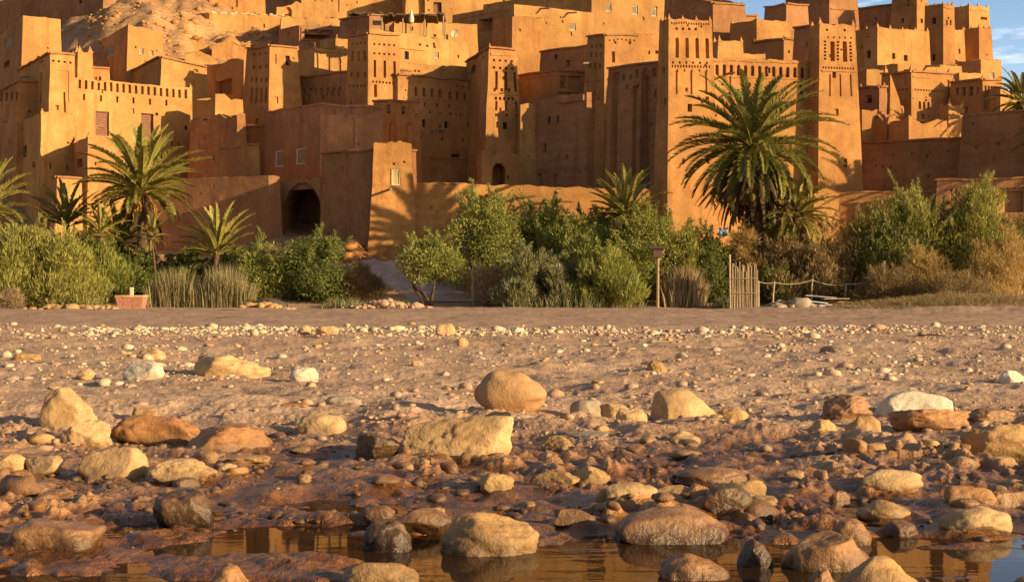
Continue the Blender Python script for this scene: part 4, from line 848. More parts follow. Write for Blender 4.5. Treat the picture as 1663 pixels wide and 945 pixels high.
palm('young pale palm with a thin stem right of the tall palm trunk', 248, 382, 86.5, 1.3, 16, 252, .2, 'palmy', 3, 0, seed=12, low=-.5, tr=.07, lw=.04)
palm('palm cut by the left picture edge behind the feathery bush', -22, 338, 89, 3.6, 40, -24, .15, 'palmy', 6, 0, seed=14, low=-.5)
palm('dark spiky palm behind the feathery bush at the left', 108, 362, 92, 2.6, 24, 110, .6, 'palm', 2, 0, seed=17, low=.3, tr=.15)
palm('dark bushy palm between the young palm and the tall palm', 190, 392, 91, 2.9, 26, 188, .5, 'palm', 4, 0, seed=18, low=-.1, tr=.2)
palm('upright sunlit palm above the middle hedge of bushes', 1016, 350, 88.4, 2.9, 40, 1016, .5, 'palmy', 2, 0, seed=21, low=.25, tr=.18)
palm('smaller palm at the right shoulder of the big palm', 1292, 352, 87.2, 2.7, 50, 1266, .1, 'palmy', 8, 0, seed=23, low=-.6, tr=.3)
palm('palm cut by the right picture edge above the high rampart', 1660, 165, 104, 2.6, 34, 1660, .2, 'palm', 4, 0, seed=25, low=-.6)
palm('tall palm outside the right edge that shades the right palace tower', 1752, 232, 95, 4.2, 46, 1752, .15, 'palm', 8, 0, seed=27, low=-.8)

bush('dark_shrub', 'dark undergrowth shrub behind the feathery corner bush', 'shrub', 60, 392, 190, 91, 'olive', 'dark', 9000)
bush('dark_shrub', 'dark undergrowth shrub behind the two young pale palms', 'shrub', 178, 404, 150, 91.5, 'olive', 'dark', 9000)
bush('dark_shrub', 'dark undergrowth shrub right of the tall left palm trunk', 'shrub', 278, 420, 120, 90, 'olive', 'dark', 7000)
bush('dark_shrub', 'dark undergrowth shrub between yellow palm and archway bush', 'shrub', 385, 404, 110, 91, 'olive', 'dark', 7000)
bush('dark_shrub', 'dark tall shrub at the back of the middle hedge', 'shrub', 845, 348, 170, 93, 'olive', 'dark', 9000)
bush('dark_shrub', 'dark tall shrub at the back right of the middle hedge', 'shrub', 985, 352, 170, 93, 'olive', 'dark', 9000)
bush('dark_shrub', 'dark shrub behind the trunk of the big palm', 'shrub', 1245, 345, 110, 90.5, 'olive', 'dark', 8000)
bush('dry_shrub', 'orange brown dead growth around the foot of the big palm', 'shrub', 1214, 372, 62, 86.8, 'twig', 'gold', 3500)
bush('oleander_bush', 'dark bush behind the two olive trees at the right', 'bush', 1520, 330, 150, 90, 'olive', 'dark', 9000)
O = 'bushes along the river bank'
bush('tamarisk_bush', 'feathery yellow green bush in the left corner of the bank', 'bush', 62, 372, 190, 84.5, 'feather', 'feather', 15000)
bush('tamarisk_bush', 'feathery green bush right of the corner bush below the dark palm', 'bush', 140, 388, 120, 87, 'feather', 'olive', 9000)
bush('tamarisk_bush', 'darker bush cut by the left edge of the picture', 'bush', -12, 395, 120, 86, 'olive', 'olive', 8000)
bush('dark_shrub', 'dark shrub in the shade under the tall left palm', 'shrub', 215, 412, 120, 89.5, 'olive', 'dark', 9000)
bush('dark_shrub', 'dark shrub behind the yellow green palm', 'shrub', 318, 418, 130, 91, 'olive', 'dark', 7000)
bush('oleander_bush', 'round deep green bush in front of the archway', 'bush', 505, 388, 130, 87, 'olive', 'dark', 13000)
bush('oleander_bush', 'deep green bush left of the bush in front of the archway', 'bush', 432, 395, 110, 87.5, 'olive', 'olive', 9000)
bush('dry_shrub', 'low brown shrub right of the archway bush', 'shrub', 585, 434, 75, 87, 'twig', 'brown', 6000)
bush('olive_tree', 'small round olive tree with forked trunk beside the footpath', 'tree', 697, 394, 92, 85.3, 'olive', 'olive', 6500, .42, 3, .085, 'small trees on the bank', trunk_name='trunk')
bush('olive_tree', 'bushy green tree against the golden rampart right of the footpath', 'tree', 792, 322, 140, 89.5, 'olive', 'olive', 15000, .1, 4, .09, 'small trees on the bank', trunk_name='trunk')
bush('olive_tree', 'second bushy tree of the middle hedge left of its centre', 'tree', 878, 338, 120, 90.5, 'olive', 'olive', 11000, .1, 4, .08, 'small trees on the bank', trunk_name='trunk')
bush('olive_tree', 'pale leaved tree in the middle of the hedge', 'tree', 935, 356, 130, 88.5, 'feather', 'olive', 12000, .05, 4, .08, 'small trees on the bank', trunk_name='trunk')
bush('olive_tree', 'broad green tree below the upright sunlit palm', 'tree', 1045, 360, 150, 87.0, 'olive', 'olive', 13000, .05, 4, .08, 'small trees on the bank', trunk_name='trunk')
bush('oleander_bush', 'dark green bush left of the big palm trunk', 'bush', 1152, 378, 95, 87, 'olive', 'dark', 9000)
bush('tamarisk_bush', 'slender yellow green shrub behind the wooden bird table', 'shrub', 1112, 374, 62, 86.6, 'feather', 'feather', 5000)
bush('tamarisk_bush', 'long grey green bush in front of the hedge with bare twigs on top', 'bush', 870, 418, 150, 84.3, 'feather', 'grey', 13000)
bush('tamarisk_bush', 'rounded grey green bush left of the wooden bird table', 'bush', 990, 412, 150, 84.2, 'feather', 'olive', 14000)
bush('dry_shrub', 'tangle of bare branches left of the grey green bush', 'shrub', 792, 436, 70, 85, 'twig', 'straw', 1500)
bush('dry_shrub', 'brownish green shrub right of the big palm trunk', 'shrub', 1285, 392, 130, 86.5, 'feather', 'brown', 9000)
bush('dry_shrub', 'thin brown tamarisk behind the rope fence', 'shrub', 1372, 362, 130, 88.5, 'twig', 'brown', 9000)
bush('dark_shrub', 'low green shrub at the left end of the rope fence', 'shrub', 1262, 440, 60, 85.5, 'olive', 'dark', 4000)
bush('dark_shrub', 'low dark shrub behind the rope fence', 'shrub', 1350, 440, 90, 86.8, 'olive', 'brown', 5000)
bush('olive_tree', 'large olive tree with sunlit top right of the big palm', 'tree', 1462, 316, 140, 87.5, 'feather', 'feather', 9000, .2, 3, .08, 'small trees on the bank', trunk_name='trunk')
bush('oleander_bush', 'dark leafy bush under the large olive tree', 'bush', 1455, 358, 130, 86.6, 'olive', 'dark', 10000, .2)
bush('olive_tree', 'sunlit yellow green tree near the right edge', 'tree', 1585, 306, 120, 87, 'feather', 'feather', 12000, .15, 4, .08, 'small trees on the bank', trunk_name='trunk')
bush('oleander_bush', 'dark bush between the two olive trees at the right', 'bush', 1530, 352, 100, 88, 'olive', 'olive', 9000)
bush('olive_tree', 'tree cut by the right picture edge', 'tree', 1668, 338, 80, 86.5, 'olive', 'olive', 7000, .1, 3, .06, 'small trees on the bank', trunk_name='trunk')
bush('dry_shrub', 'golden dry shrub under the right olive trees', 'shrub', 1500, 412, 90, 84, 'twig', 'gold', 4500, dz=-.2)
bush('dry_shrub', 'golden brown shrub near the right edge', 'shrub', 1612, 410, 110, 83, 'twig', 'gold', 5000, dz=-.2)
bush('dry_shrub', 'grey brown brush along the right bank', 'shrub', 1450, 436, 110, 82.5, 'twig', 'brown', 5000, dz=-.2)
bush('dry_shrub', 'low reddish brush in front of the golden shrubs', 'shrub', 1560, 446, 150, 81, 'twig', 'brown', 6000, dz=-.2)
bush('dry_shrub', 'pale leafless sapling at the far right', 'shrub', 1650, 372, 50, 84, 'twig', 'gold', 1800, .4, 3, .04, trunkmat=TWIG)
bush('dry_shrub', 'small round straw bush at the left picture edge', 'shrub', 18, 476, 30, 80, 'twig', 'straw', 1500)
blades('reed_clump', 'tall pale reed clump left of the yellow green palm foot', 'reeds', 285, 424, 80, 84.6, 'reed', 900, .12, group='tall reeds on the bank')
blades('reed_clump', 'tall pale reed clump right of the first one under the yellow palm', 'reeds', 365, 420, 90, 84.4, 'reed', 1000, .12, group='tall reeds on the bank')
blades('dry_grass', 'clump of dry straw coloured grass right of the bird table', 'grass clump', 1112, 424, 66, 84.8, 'straw', 1300, .12, (.03, .06))
blades('dry_grass', 'grass tuft at the foot of the rounded grey green bush', 'grass clump', 930, 470, 220, 83.6, 'grey', 900, .3, (.02, .04))
blades('bank_grass', 'dry grass and weeds on the right earth bank', 'grass', 1545, 474, 330, 76, 'brown', 7000, .55, (.012, .03), kind='stuff', dep=.7)
for k, (px, yt, w_) in enumerate([(120, 470, 90), (430, 478, 60), (560, 480, 70), (640, 482, 50), (1180, 476, 50), (1300, 478, 80)]):
    blades('bank_weeds', 'low weeds at the foot of the bushes', 'weeds', px, yt, w_, 84, 'dark' if k % 2 else 'grey', 260, .4, (.02, .05), group='low weeds along the bank')
blades('bank_brush', 'low brown brush on the front of the right earth bank', 'brush', 1545, 491, 330, 70, 'brown', 5000, .8, (.012, .03), kind='stuff', dep=.5)
blades('bank_brush', 'low straw on the right earth bank', 'brush', 1590, 487, 260, 73, 'straw', 1500, .7, (.01, .025), kind='stuff', dep=.5)
rq = random.Random(5)
for k in range(16):
    py = rq.uniform(503, 560) if k < 11 else rq.uniform(640, 760); px = rq.uniform(20, 1640); X, Y = gp(px, py); a = rq.uniform(-.5, .5); l_ = rq.uniform(.3, .9)*(1 if k < 11 else .35); m = MB(); q = .022 if k < 11 else .008
    m.tube([(-l_*math.cos(a)/2, -l_*math.sin(a)/2, q), (0, .04*l_, q*1.8), (l_*math.cos(a)/2, l_*math.sin(a)/2, q)], [q, q*.9, q*.5], 5)
    tag(m.build('dry_stick', [TWIG, BARK, WOOD][k % 3], None, (X, Y, gz(X, Y))), 'thin dry stick lying on the open river bed', 'stick', 'dry sticks on the river bed')
# bare driftwood trunk
p = at(770, 492, 85); m = MB(); rr = thing('dead_tree', 'bare pale dead trunk leaning beside the footpath', 'dead tree', (p.x, p.y, gz(p.x, p.y)))
m.tube([(0, 0, -.1), (-.1, 0, .9), (-.05, .1, 1.6), (-.35, .1, 2.3)], [.12, .10, .08, .03], 7); m.build('trunk', TWIG, rr, smooth=True)
for q in [[(-.08, .05, 1.3), (.3, .1, 1.8), (.8, .1, 2.0)], [(-.05, .05, 1.0), (.4, 0, 1.2), (.9, .2, 1.6)], [(-.1, 0, .6), (.3, .0, .75), (.7, -.1, 1.3)]]:
    m = MB(); m.tube(q, [.06, .04, .015], 6); m.build('branch', TWIG, rr, smooth=True)
# ------------------------------------------------------------------ small things on the bank
def onb(px, Y): X = kx(px)*Y; return Vector((X, Y, gz(X, Y)))
# brick basin with a white marker stake
p = onb(214, 81); r = thing('brick_planter', 'flared brick planter in front of the left bushes', 'planter', p)
BR = simple('brick', (.40, .17, .11), .9, .35, 9, .4)
m = MB(); h = .68
def ringhex(a0, b0, a1, b1, z0, z1, th):
    for (sx, sy) in ((1, 0), (-1, 0), (0, 1), (0, -1)):
        if sx:
            o = lambda A: sx*A
            m.hexa([(o(a0), -b0, z0), (o(a0-th), -b0, z0), (o(a0-th), b0, z0), (o(a0), b0, z0), (o(a1), -b1, z1), (o(a1-th), -b1, z1), (o(a1-th), b1, z1), (o(a1), b1, z1)])
        else:
            o = lambda A: sy*A
            m.hexa([(-a0+th+.002, o(b0), z0), (a0-th-.002, o(b0), z0), (a0-th-.002, o(b0-th), z0), (-a0+th+.002, o(b0-th), z0), (-a1+th+.002, o(b1), z1), (a1-th-.002, o(b1), z1), (a1-th-.002, o(b1-th), z1), (-a1+th+.002, o(b1-th), z1)])
for k in range(6): ringhex(.66+.02*k, .5+.02*k, .66+.02*k, .5+.02*k, h*k/6, h*(k+.9)/6, .16)
m.build('brick_wall', BR, r)
m = MB(); ringhex(.80, .64, .80, .64, h, h+.09, .24); m.build('rim', AD['pale'], r)
m = MB(); m.box(-.5, -.36, .1, .5, .36, h-.08); m.build('soil', AD['brown'], r)
m = MB(); m.box(-.085, -.085, .3, .085, .085, 1.22); tag(m.build('marker_stake', WHITE, None, p), 'short white stake standing in the brick planter', 'stake')
# bird table / post with tray
p = onb(1068, 84); r = thing('bird_table', 'wooden post with a flat tray and braces beside the hedge', 'bird table', p); hh = H+kz(404)*84-p.z
m = MB(); m.tube([(0, 0, -.1), (.02, 0, hh)], [.10, .085], 7); m.build('post', WOOD, r)
m = MB(); m.box(-.52, -.4, hh, .52, .4, hh+.10); m.box(-.56, -.44, hh+.101, .56, .44, hh+.16); m.build('tray', DARKW, r)
for sx in (-1, 1):
    m = MB(); m.tube([(sx*.05, 0, hh-.75), (sx*.42, 0, hh)], .045, 6); m.build('brace', WOOD, r)
m = MB(); m.box(-.28, -.25, hh-.5, .28, .25, hh-.003); m.build('box', DARKW, r)
# woven reed screen and its corner post
p = onb(1209, 82.5); r = thing('reed_screen', 'pale upright reed screen at the foot of the big palm', 'fence', p); wd = 42/F*82.5; hh = H+kz(432)*82.5-p.z
m = MB()
for i in range(40):
    x = -wd/2+wd*i/39; m.tube([(x, random.uniform(-.03, .03), -.1), (x+random.uniform(-.03, .03), random.uniform(-.05, .05), hh*random.uniform(.82, 1.1))], random.uniform(.022, .042), 5)
m.build('reed_panel', LF['straw'], r)
for z in (.35, .7):
    m = MB(); m.tube([(-wd/2, -.07, hh*z), (wd/2, -.07, hh*z)], .03, 5); m.build('binding', WOOD, r)
m = MB(); m.tube([(-wd/2-.06, 0, -.1), (-wd/2-.1, .02, hh*1.28)], .06, 6); m.build('post', DRYW, r)
# rope fence
r = thing('rope_fence', 'low rope fence on stakes between the reed screen and the right bank', 'fence', onb(1330, 83.5)); o = Vector(r.location)
tops = []
for (px, yt, lean) in [(1232, 456, .0), (1256, 457, .06), (1318, 453, .05), (1373, 460, .06), (1433, 424, .12)]:
    q = onb(px, 83.5); z = H+kz(yt)*83.5; m = MB(); m.tube([q-o+Vector((-lean, 0, -.1)), Vector((q.x+lean, q.y, z))-o], [.06, .045], 6); m.build('stake', DRYW, r); tops.append(Vector((q.x+lean*.8, q.y, z-.06))-o)
tops[-1].z -= .75
m = MB()
for a, b in zip(tops[:-1], tops[1:]):
    pts = [a.lerp(b, i/8)+Vector((0, 0, -.22*(1-(2*i/8-1)**2)*(b-a).length/3)) for i in range(9)]; m.tube(pts, .022, 5)
m.build('rope', simple('rope', (.50, .40, .24), .9, .2, 9, .2), r)
# blue plastic sheet in the tree
p = at(1174, 378, 86.0); V = []; n = 9
for i in range(n):
    for j in range(n): V.append(((i/(n-1)-.5)*.6*(1-.25*j/n)+.12*math.sin(j*1.7+i), .22*math.sin(i*1.3+j*.8)+.1*j/n, (j/(n-1)-.5)*.5+.1*math.sin(i*1.1)))
Fc = [(i*n+j, (i+1)*n+j, (i+1)*n+j+1, i*n+j+1) for i in range(n-1) for j in range(n-1)]
me = mesh('plastic_sheet', V, Fc, simple('blue_plastic', (.22, .29, .44), .5, .35, 3, .2), True)
ob = tag(obj('plastic_sheet', me, None, p), 'crumpled pale blue sheet hanging in the bushes left of the big palm', 'sheet'); md = ob.modifiers.new('t', 'SOLIDIFY'); md.thickness = .02
# overturned dark boat shape under the bush
p = onb(437, 82); m = MB(); pts = []; n = 14
for i in range(n+1):
    u = i/n*2-1
    for k in range(9):
        t = math.pi*k/8; m.v.append((u*1.05, math.cos(t)*.42*(1-u*u*.6), math.sin(t)*.58*(1-u*u*.55)))
for i in range(n):
    for k in range(8): m.f.append((i*9+k, (i+1)*9+k, (i+1)*9+k+1, i*9+k+1))
tag(m.build('tarpaulin_heap', simple('dark_tarp', (.075, .05, .05), .7, .3, 4, .5), None, p, True), 'dark covered heap under the bush in front of the archway', 'heap')
# pile of sheets and boards right of the reed screen
p = onb(1345, 81.5); r = thing('scrap_pile', 'pile of grey boards and pale sheets under the rope fence', 'pile', p)
for k in range(9):
    x = random.uniform(-1.3, 1.3); z = .05+.085*k*(1-abs(x)/2); a = random.uniform(-.3, .3); w_ = random.uniform(.5, 1.1); m = MB(); m.box(-w_, -.25, 0, w_, .25, .05)
    ob = m.build('board', [WOOD, DARKW, simple('grey_sheet', (.34, .32, .36), .6, .2, 4, .2)][k % 3], r, (x*.7, random.uniform(-.5, .5), z)); ob.rotation_euler = (random.uniform(-.15, .15), random.uniform(-.12, .12), a)
# ------------------------------------------------------------------ stones of the river bed
def ico(sub):
    bm = bmesh.new(); bmesh.ops.create_icosphere(bm, subdivisions=sub, radius=1); V = np.array([v.co[:] for v in bm.verts]); Fc = np.array([[v.index for v in f.verts] for f in bm.faces]); bm.free(); return V, Fc
ICO = {k: ico(k) for k in (1, 2, 3, 5)}
def cube(n=26):
    bm = bmesh.new(); bmesh.ops.create_cube(bm, size=2); bmesh.ops.subdivide_edges(bm, edges=bm.edges[:], cuts=n, use_grid_fill=True); V = np.array([v.co[:] for v in bm.verts]); Fc = np.array([[v.index for v in f.verts] for f in bm.faces]); bm.free()
    return V*.74+unit(V)*.26*np.minimum(1.2, np.linalg.norm(V, axis=1, keepdims=True)), Fc
ICO['cube'] = cube()
def rock_shape(seed, sub=5, blocky=0., cuts=0, rough=.05, egg=0.):
    V, Fc = ICO['cube' if blocky > .6 else sub]; rg = np.random.default_rng(seed); p = V.copy()
    if blocky > .6:
        a = .55; p = np.stack([p[:, 0]*math.cos(a)*1.9-p[:, 1]*math.sin(a), p[:, 0]*math.sin(a)*1.9+p[:, 1]*math.cos(a), p[:, 2]*(1+.10*p[:, 0])*(1-.1*p[:, 1])], -1)
    elif blocky:
        p = np.sign(p)*np.abs(p)**(1-.6*blocky); p = np.clip(p/np.abs(p).max(), -.93, .93)
    p = p*(1+(.16-.11*min(1, blocky*1.3))*fbm(p[:, 0]*1.1+seed, p[:, 1]*1.1, p[:, 2]*1.1, seed, 2))[:, None]
    for _ in range(cuts):
        n = unit(rg.normal(size=3)*np.array([1, 1, .8])); t = rg.uniform(.55, .85); d = p@n; p = p-np.outer(np.maximum(0, d-t)*.93, n)
    if egg: p[:, 2] *= 1-egg*p[:, 0]*.8
    nrm = unit(p); p = p+nrm*(rough*fbm(p[:, 0]*3.1+seed, p[:, 1]*3.1, p[:, 2]*3.1, seed+5, 4, .55))[:, None]
    p = p+nrm*(rough*.35*fbm(p[:, 0]*14, p[:, 1]*14, p[:, 2]*14, seed+9, 2, .5))[:, None]
    lo, hi = p.min(0), p.max(0); return (p-(lo+hi)/2)/((hi-lo)/2), Fc
def rockmat(name, a, b, stain, wet=.5, rough=.75):
    m, t, bs, out = newmat(name); p = pos(t, (1, 1, 1), False); pw = pos(t)
    n1 = noise_n(t, pw, 3.2, 5, .6); n2 = noise_n(t, pw, 13, 6, .7); n3 = noise_n(t, pw, 55, 4, .7)
    c = ramp(t, n1, a, b, .34, .64); c = mixc(t, math_n(t, 'MULTIPLY', ramp(t, n2, (0, 0, 0), (1, 1, 1), .5, .68), .55), c, stain)
    c = mixc(t, math_n(t, 'MULTIPLY', ramp(t, n3, (0, 0, 0), (1, 1, 1), .52, .66), .35), c, tuple(x*.5 for x in a))
    sx = nd(t, 'ShaderNodeSeparateXYZ'); t.links.new(nd(t, 'ShaderNodeNewGeometry').outputs['Position'], sx.inputs[0])
    wz = nd(t, 'ShaderNodeMapRange', {'From Min': -.02, 'From Max': .07, 'To Min': 1, 'To Max': 0}); t.links.new(math_n(t, 'ADD', sx.outputs['Z'], math_n(t, 'MULTIPLY', math_n(t, 'SUBTRACT', n1, .5), .12)), wz.inputs['Value'])
    ny = nd(t, 'ShaderNodeMapRange', {'From Min': 9.5, 'From Max': 12, 'To Min': 1, 'To Max': .15}); t.links.new(sx.outputs['Y'], ny.inputs['Value'])
    wf = math_n(t, 'MULTIPLY', math_n(t, 'MULTIPLY', wz.outputs[0], ny.outputs[0]), wet, clamp=True)
    c = mixc(t, wf, c, mixc(t, .5, tuple(x*.3 for x in a), (.05, .025, .014)))
    t.links.new(c, bs.inputs['Base Color'])
    rr = nd(t, 'ShaderNodeMapRange', {'To Min': rough, 'To Max': .25}); t.links.new(wf, rr.inputs['Value']); t.links.new(rr.outputs[0], bs.inputs['Roughness'])
    bump(t, bs, math_n(t, 'ADD', n2, math_n(t, 'MULTIPLY', n3, .6)), .6, .02); return m
RM = {
 'pale': rockmat('stone_pale', (.44, .25, .108), (.61, .385, .185), (.33, .15, .055)),
 'white': rockmat('stone_white', (.52, .41, .30), (.70, .58, .44), (.42, .30, .2)),
 'tan': rockmat('stone_tan', (.38, .20, .075), (.52, .30, .115), (.27, .12, .045), .7),
 'egg': rockmat('stone_egg', (.40, .215, .095), (.46, .255, .115), (.36, .19, .085), .5, .8),
 'orange': rockmat('stone_orange', (.32, .135, .045), (.44, .205, .07), (.20, .085, .035), .8, .6),
 'brown': rockmat('stone_brown', (.25, .115, .046), (.40, .20, .085), (.12, .05, .022), .9, .5),
 'cream': rockmat('stone_cream', (.50, .36, .22), (.66, .50, .34), (.40, .26, .15)),
 'sand': rockmat('stone_sand', (.36, .205, .125), (.54, .33, .21), (.26, .14, .09)),
 'clod': rockmat('mud_clod', (.17, .075, .032), (.30, .14, .06), (.10, .045, .02), .8, .7),
 'grey': rockmat('stone_grey', (.30, .215, .15), (.42, .315, .225), (.22, .14, .085), .8),
 'dark': rockmat('stone_dark', (.07, .035, .016), (.16, .08, .034), (.06, .055, .02), 1., .35),
}
RK = [ # x0, x1, y top, y base, material, blocky, cuts, rough, label
 (770, 888, 592, 684, 'egg', 0, 0, .01, 'large smooth egg shaped brown boulder in the middle'),
 (648, 835, 665, 748, 'pale', .8, 2, .06, 'big angular pale block in front of the egg boulder'),
 (70, 162, 625, 687, 'pale', .35, 6, .05, 'upright pale boulder on the left edge of the gravel'),
 (97, 188, 679, 727, 'pale', .2, 4, .06, 'two toned pale stone leaning under the upright left boulder'),
 (188, 342, 668, 720, 'orange', .5, 6, .07, 'long rusty orange slab left of the brown slab'),
 (303, 442, 687, 733, 'orange', .4, 4, .06, 'flat rusty slab with dark underside at the wet edge'),
 (310, 442, 574, 613, 'pale', .5, 7, .09, 'broken pale slab lying alone on the far gravel'),
 (200, 267, 584, 618, 'white', .2, 4, .05, 'grey white stone left of the broken pale slab'),
 (485, 564, 667, 700, 'pale', 0, 2, .05, 'pale dome stone left of the big angular block'),
 (1058, 1162, 628, 680, 'pale', 0, 1, .02, 'smooth pale dome boulder right of the egg boulder'),
 (1160, 1217, 661, 685, 'tan', 0, 2, .03, 'flat lens shaped stone beside the pale dome boulder'),
 (1000, 1051, 660, 692, 'pale', .2, 3, .05, 'pale stone with a dark hole left of the dome boulder'),
 (968, 1020, 652, 684, 'pale', .3, 5, .05, 'knobbly pale stone behind the one with a dark hole'),
 (925, 980, 646, 684, 'grey', .2, 3, .05, 'grey stone right behind the egg boulder'),
 (1080, 1138, 696, 722, 'pale', 0, 2, .04, 'low pale stone in front of the pale dome boulder'),
 (1335, 1416, 638, 682, 'brown', .2, 5, .08, 'lumpy dark brown rock left of the white dome'),
 (1416, 1546, 631, 676, 'white', 0, 3, .05, 'broad whitish dome boulder on the right'),
 (1440, 1577, 659, 698, 'orange', .3, 5, .09, 'rusty crusted slab under the whitish dome'),
 (1372, 1431, 671, 707, 'tan', 0, 0, .03, 'round tan stone in front of the lumpy brown rock'),
 (1310, 1360, 678, 709, 'tan', .3, 5, .05, 'pointed tan stone left of the round tan stone'),
 (1556, 1690, 682, 742, 'tan', .35, 5, .07, 'big tan boulder cut by the right edge'),
 (1572, 1645, 660, 690, 'brown', .2, 4, .07, 'dark brown stone behind the big tan boulder'),
 (130, 241, 721, 778, 'pale', .1, 3, .03, 'half shaded pale dome with a dark wet foot on the left'),
 (38, 106, 736, 772, 'pale', .1, 3, .04, 'pale oval stone near the left edge'),
 (-22, 46, 732, 770, 'pale', .4, 4, .05, 'pale slab cut by the left edge'),
 (248, 358, 741, 784, 'pale', .5, 7, .08, 'lumpy pale block right of the half shaded dome'),
 (355, 386, 748, 773, 'pale', 0, 2, .05, 'small pale pebble stone beside the lumpy pale block'),
 (250, 350, 790, 850, 'dark', .1, 4, .06, 'wet dark boulder reflected in the left pool'),
 (15, 167, 838, 888, 'brown', .2, 3, .05, 'broad lilac brown boulder at the lower left'),
 (715, 877, 827, 889, 'tan', .15, 4, .05, 'big golden boulder mirrored in the central pool'),
 (590, 670, 839, 884, 'dark', .1, 3, .05, 'dark wet stone with a lit top left of the golden boulder'),
 (640, 740, 820, 858, 'brown', .1, 3, .04, 'long brown stone behind the dark wet stone'),
 (590, 642, 814, 842, 'brown', .1, 3, .05, 'small humped brown stone at the back of the pool'),
 (556, 684, 905, 940, 'tan', .4, 3, .03, 'flat golden stone lying in the water at the bottom'),
 (998, 1182, 817, 870, 'brown', 0, 2, .03, 'long rounded purple brown boulder in the pool'),
 (982, 1070, 779, 826, 'pale', .1, 3, .04, 'golden pale stone behind the long purple boulder'),
 (1060, 1127, 782, 818, 'pale', .1, 3, .04, 'paler stone leaning on the golden pale stone'),
 (1095, 1218, 754, 787, 'brown', 0, 2, .04, 'low broad brown stone behind the dark mossy one'),
 (1136, 1222, 779, 834, 'dark', .1, 3, .05, 'black mossy stone right of the golden pale stone'),
 (1180, 1245, 774, 810, 'tan', .1, 2, .04, 'tan stone behind the black mossy stone'),
 (1392, 1497, 757, 800, 'pale', 0, 2, .03, 'pale rounded boulder on the right mud flat'),
 (1390, 1479, 807, 838, 'tan', 0, 1, .03, 'flat brown cobble in front of the pale rounded boulder'),
 (1345, 1414, 837, 873, 'orange', .1, 2, .04, 'orange brown cobble left of the right pool'),
 (1268, 1414, 861, 913, 'orange', 0, 2, .03, 'wide orange stone half sunk in the right pool'),
 (1194, 1256, 868, 909, 'dark', 0, 2, .04, 'small dark stone standing in the water'),
 (1358, 1502, 897, 960, 'tan', 0, 2, .03, 'large two toned boulder at the bottom right'),
 (1068, 1187, 893, 928, 'orange', 0, 3, .05, 'orange stone awash at the bottom centre right'),
 (1523, 1642, 816, 861, 'pale', 0, 1, .03, 'smooth oval pale boulder near the right edge'),
 (1528, 1612, 783, 826, 'orange', .45, 7, .06, 'angular orange rock behind the oval pale boulder'),
 (1595, 1670, 792, 826, 'brown', .3, 5, .06, 'brown jagged stone at the right edge'),
 (1428, 1492, 839, 862, 'brown', 0, 2, .04, 'low brown cobble left of the oval pale boulder'),
 (868, 942, 761, 795, 'tan', .1, 4, .05, 'tan wedge stone below the big angular block'),
 (778, 836, 764, 798, 'tan', .1, 4, .06, 'brown and tan cobble in the crusted mud'),
 (930, 992, 754, 788, 'tan', .3, 5, .05, 'pair like tan stone right of the wedge stone'),
 (898, 968, 821, 850, 'brown', 0, 2, .04, 'low brown stone right of the golden boulder'),
 (878, 932, 704, 729, 'tan', .2, 5, .06, 'small rusty stone right of the big angular block'),
 (332, 412, 911, 960, 'orange', 0, 2, .04, 'rounded orange stone at the bottom left'),
 (1312, 1366, 916, 960, 'orange', 0, 2, .04, 'small orange stone at the bottom beside the two toned boulder'),
 (1630, 1700, 928, 968, 'brown', 0, 2, .04, 'dark brown stone in the bottom right corner'),
 (222, 270, 564, 583, 'pale', .1, 4, .06, 'flat pale stone on the far left gravel'),
 (470, 518, 594, 620, 'white', .2, 5, .06, 'whitish stone right of the broken pale slab'),
 (707, 740, 524, 545, 'pale', .3, 5, .08, 'small arched pale stone on the far gravel line'),
 (741, 761, 547, 563, 'pale', .2, 4, .06, 'pale knob stone below the arched far stone'),
 (1330, 1384, 559, 579, 'grey', .2, 4, .06, 'grey flat stone on the right far gravel'),
 (1622, 1664, 599, 624, 'white', .1, 3, .05, 'white stone on the gravel at the right edge'),
 (124, 157, 596, 615, 'pale', .1, 4, .06, 'small pointed pale stone left of the grey white stone'),
 (455, 502, 652, 674, 'orange', .2, 4, .06, 'small orange stone behind the pale dome stone'),
 (528, 590, 639, 670, 'grey', .1, 3, .05, 'dull grey green cobble left of the egg boulder'),
 (482, 506, 764, 784, 'tan', .1, 4, .06, 'little tan stone on the mud below the pale dome stone'),
 (575, 650, 699, 745, 'dark', .1, 4, .06, 'dark mossy lump at the left of the big angular block'),
 (212, 262, 659, 680, 'tan', .3, 5, .06, 'tan stone resting behind the rusty orange slab'),
 (513, 550, 528, 545, 'pale', 0, 3, .05, 'pale rounded stone on the far gravel left of centre'),
 (483, 505, 527, 544, 'pale', 0, 3, .05, 'small pale stone left of the far rounded one'),
 (828, 852, 530, 544, 'white', 0, 3, .05, 'whitish far stone above the egg boulder'),
 (1050, 1082, 584, 601, 'tan', .2, 5, .07, 'hollow brown stone on the gravel above the pale dome boulder'),
 (20, 70, 572, 586, 'tan', 0, 3, .05, 'low tan stone at the far left gravel'),
 (1195, 1262, 800, 822, 'tan', .2, 5, .07, 'broken tan stones in front of the black mossy stone'),
 (1345, 1380, 792, 812, 'orange', .3, 5, .07, 'rusty crust lump on the right mud flat'),
 (60, 130, 790, 822, 'brown', .1, 3, .05, 'flat brown stone on the mud at the left'),
 (130, 160, 800, 826, 'orange', .1, 3, .05, 'round orange pebble stone in the left puddle'),
 (900, 990, 700, 716, 'grey', .2, 4, .06, 'low grey crust stone right of the small rusty stone'),
 (360, 440, 735, 760, 'tan', .3, 6, .08, 'crumbly tan lump below the flat rusty slab'),
 (440, 480, 745, 766, 'brown', .3, 6, .08, 'crumbly brown lump right of the crumbly tan lump'),
]
GR = 'boulders on the river bed'
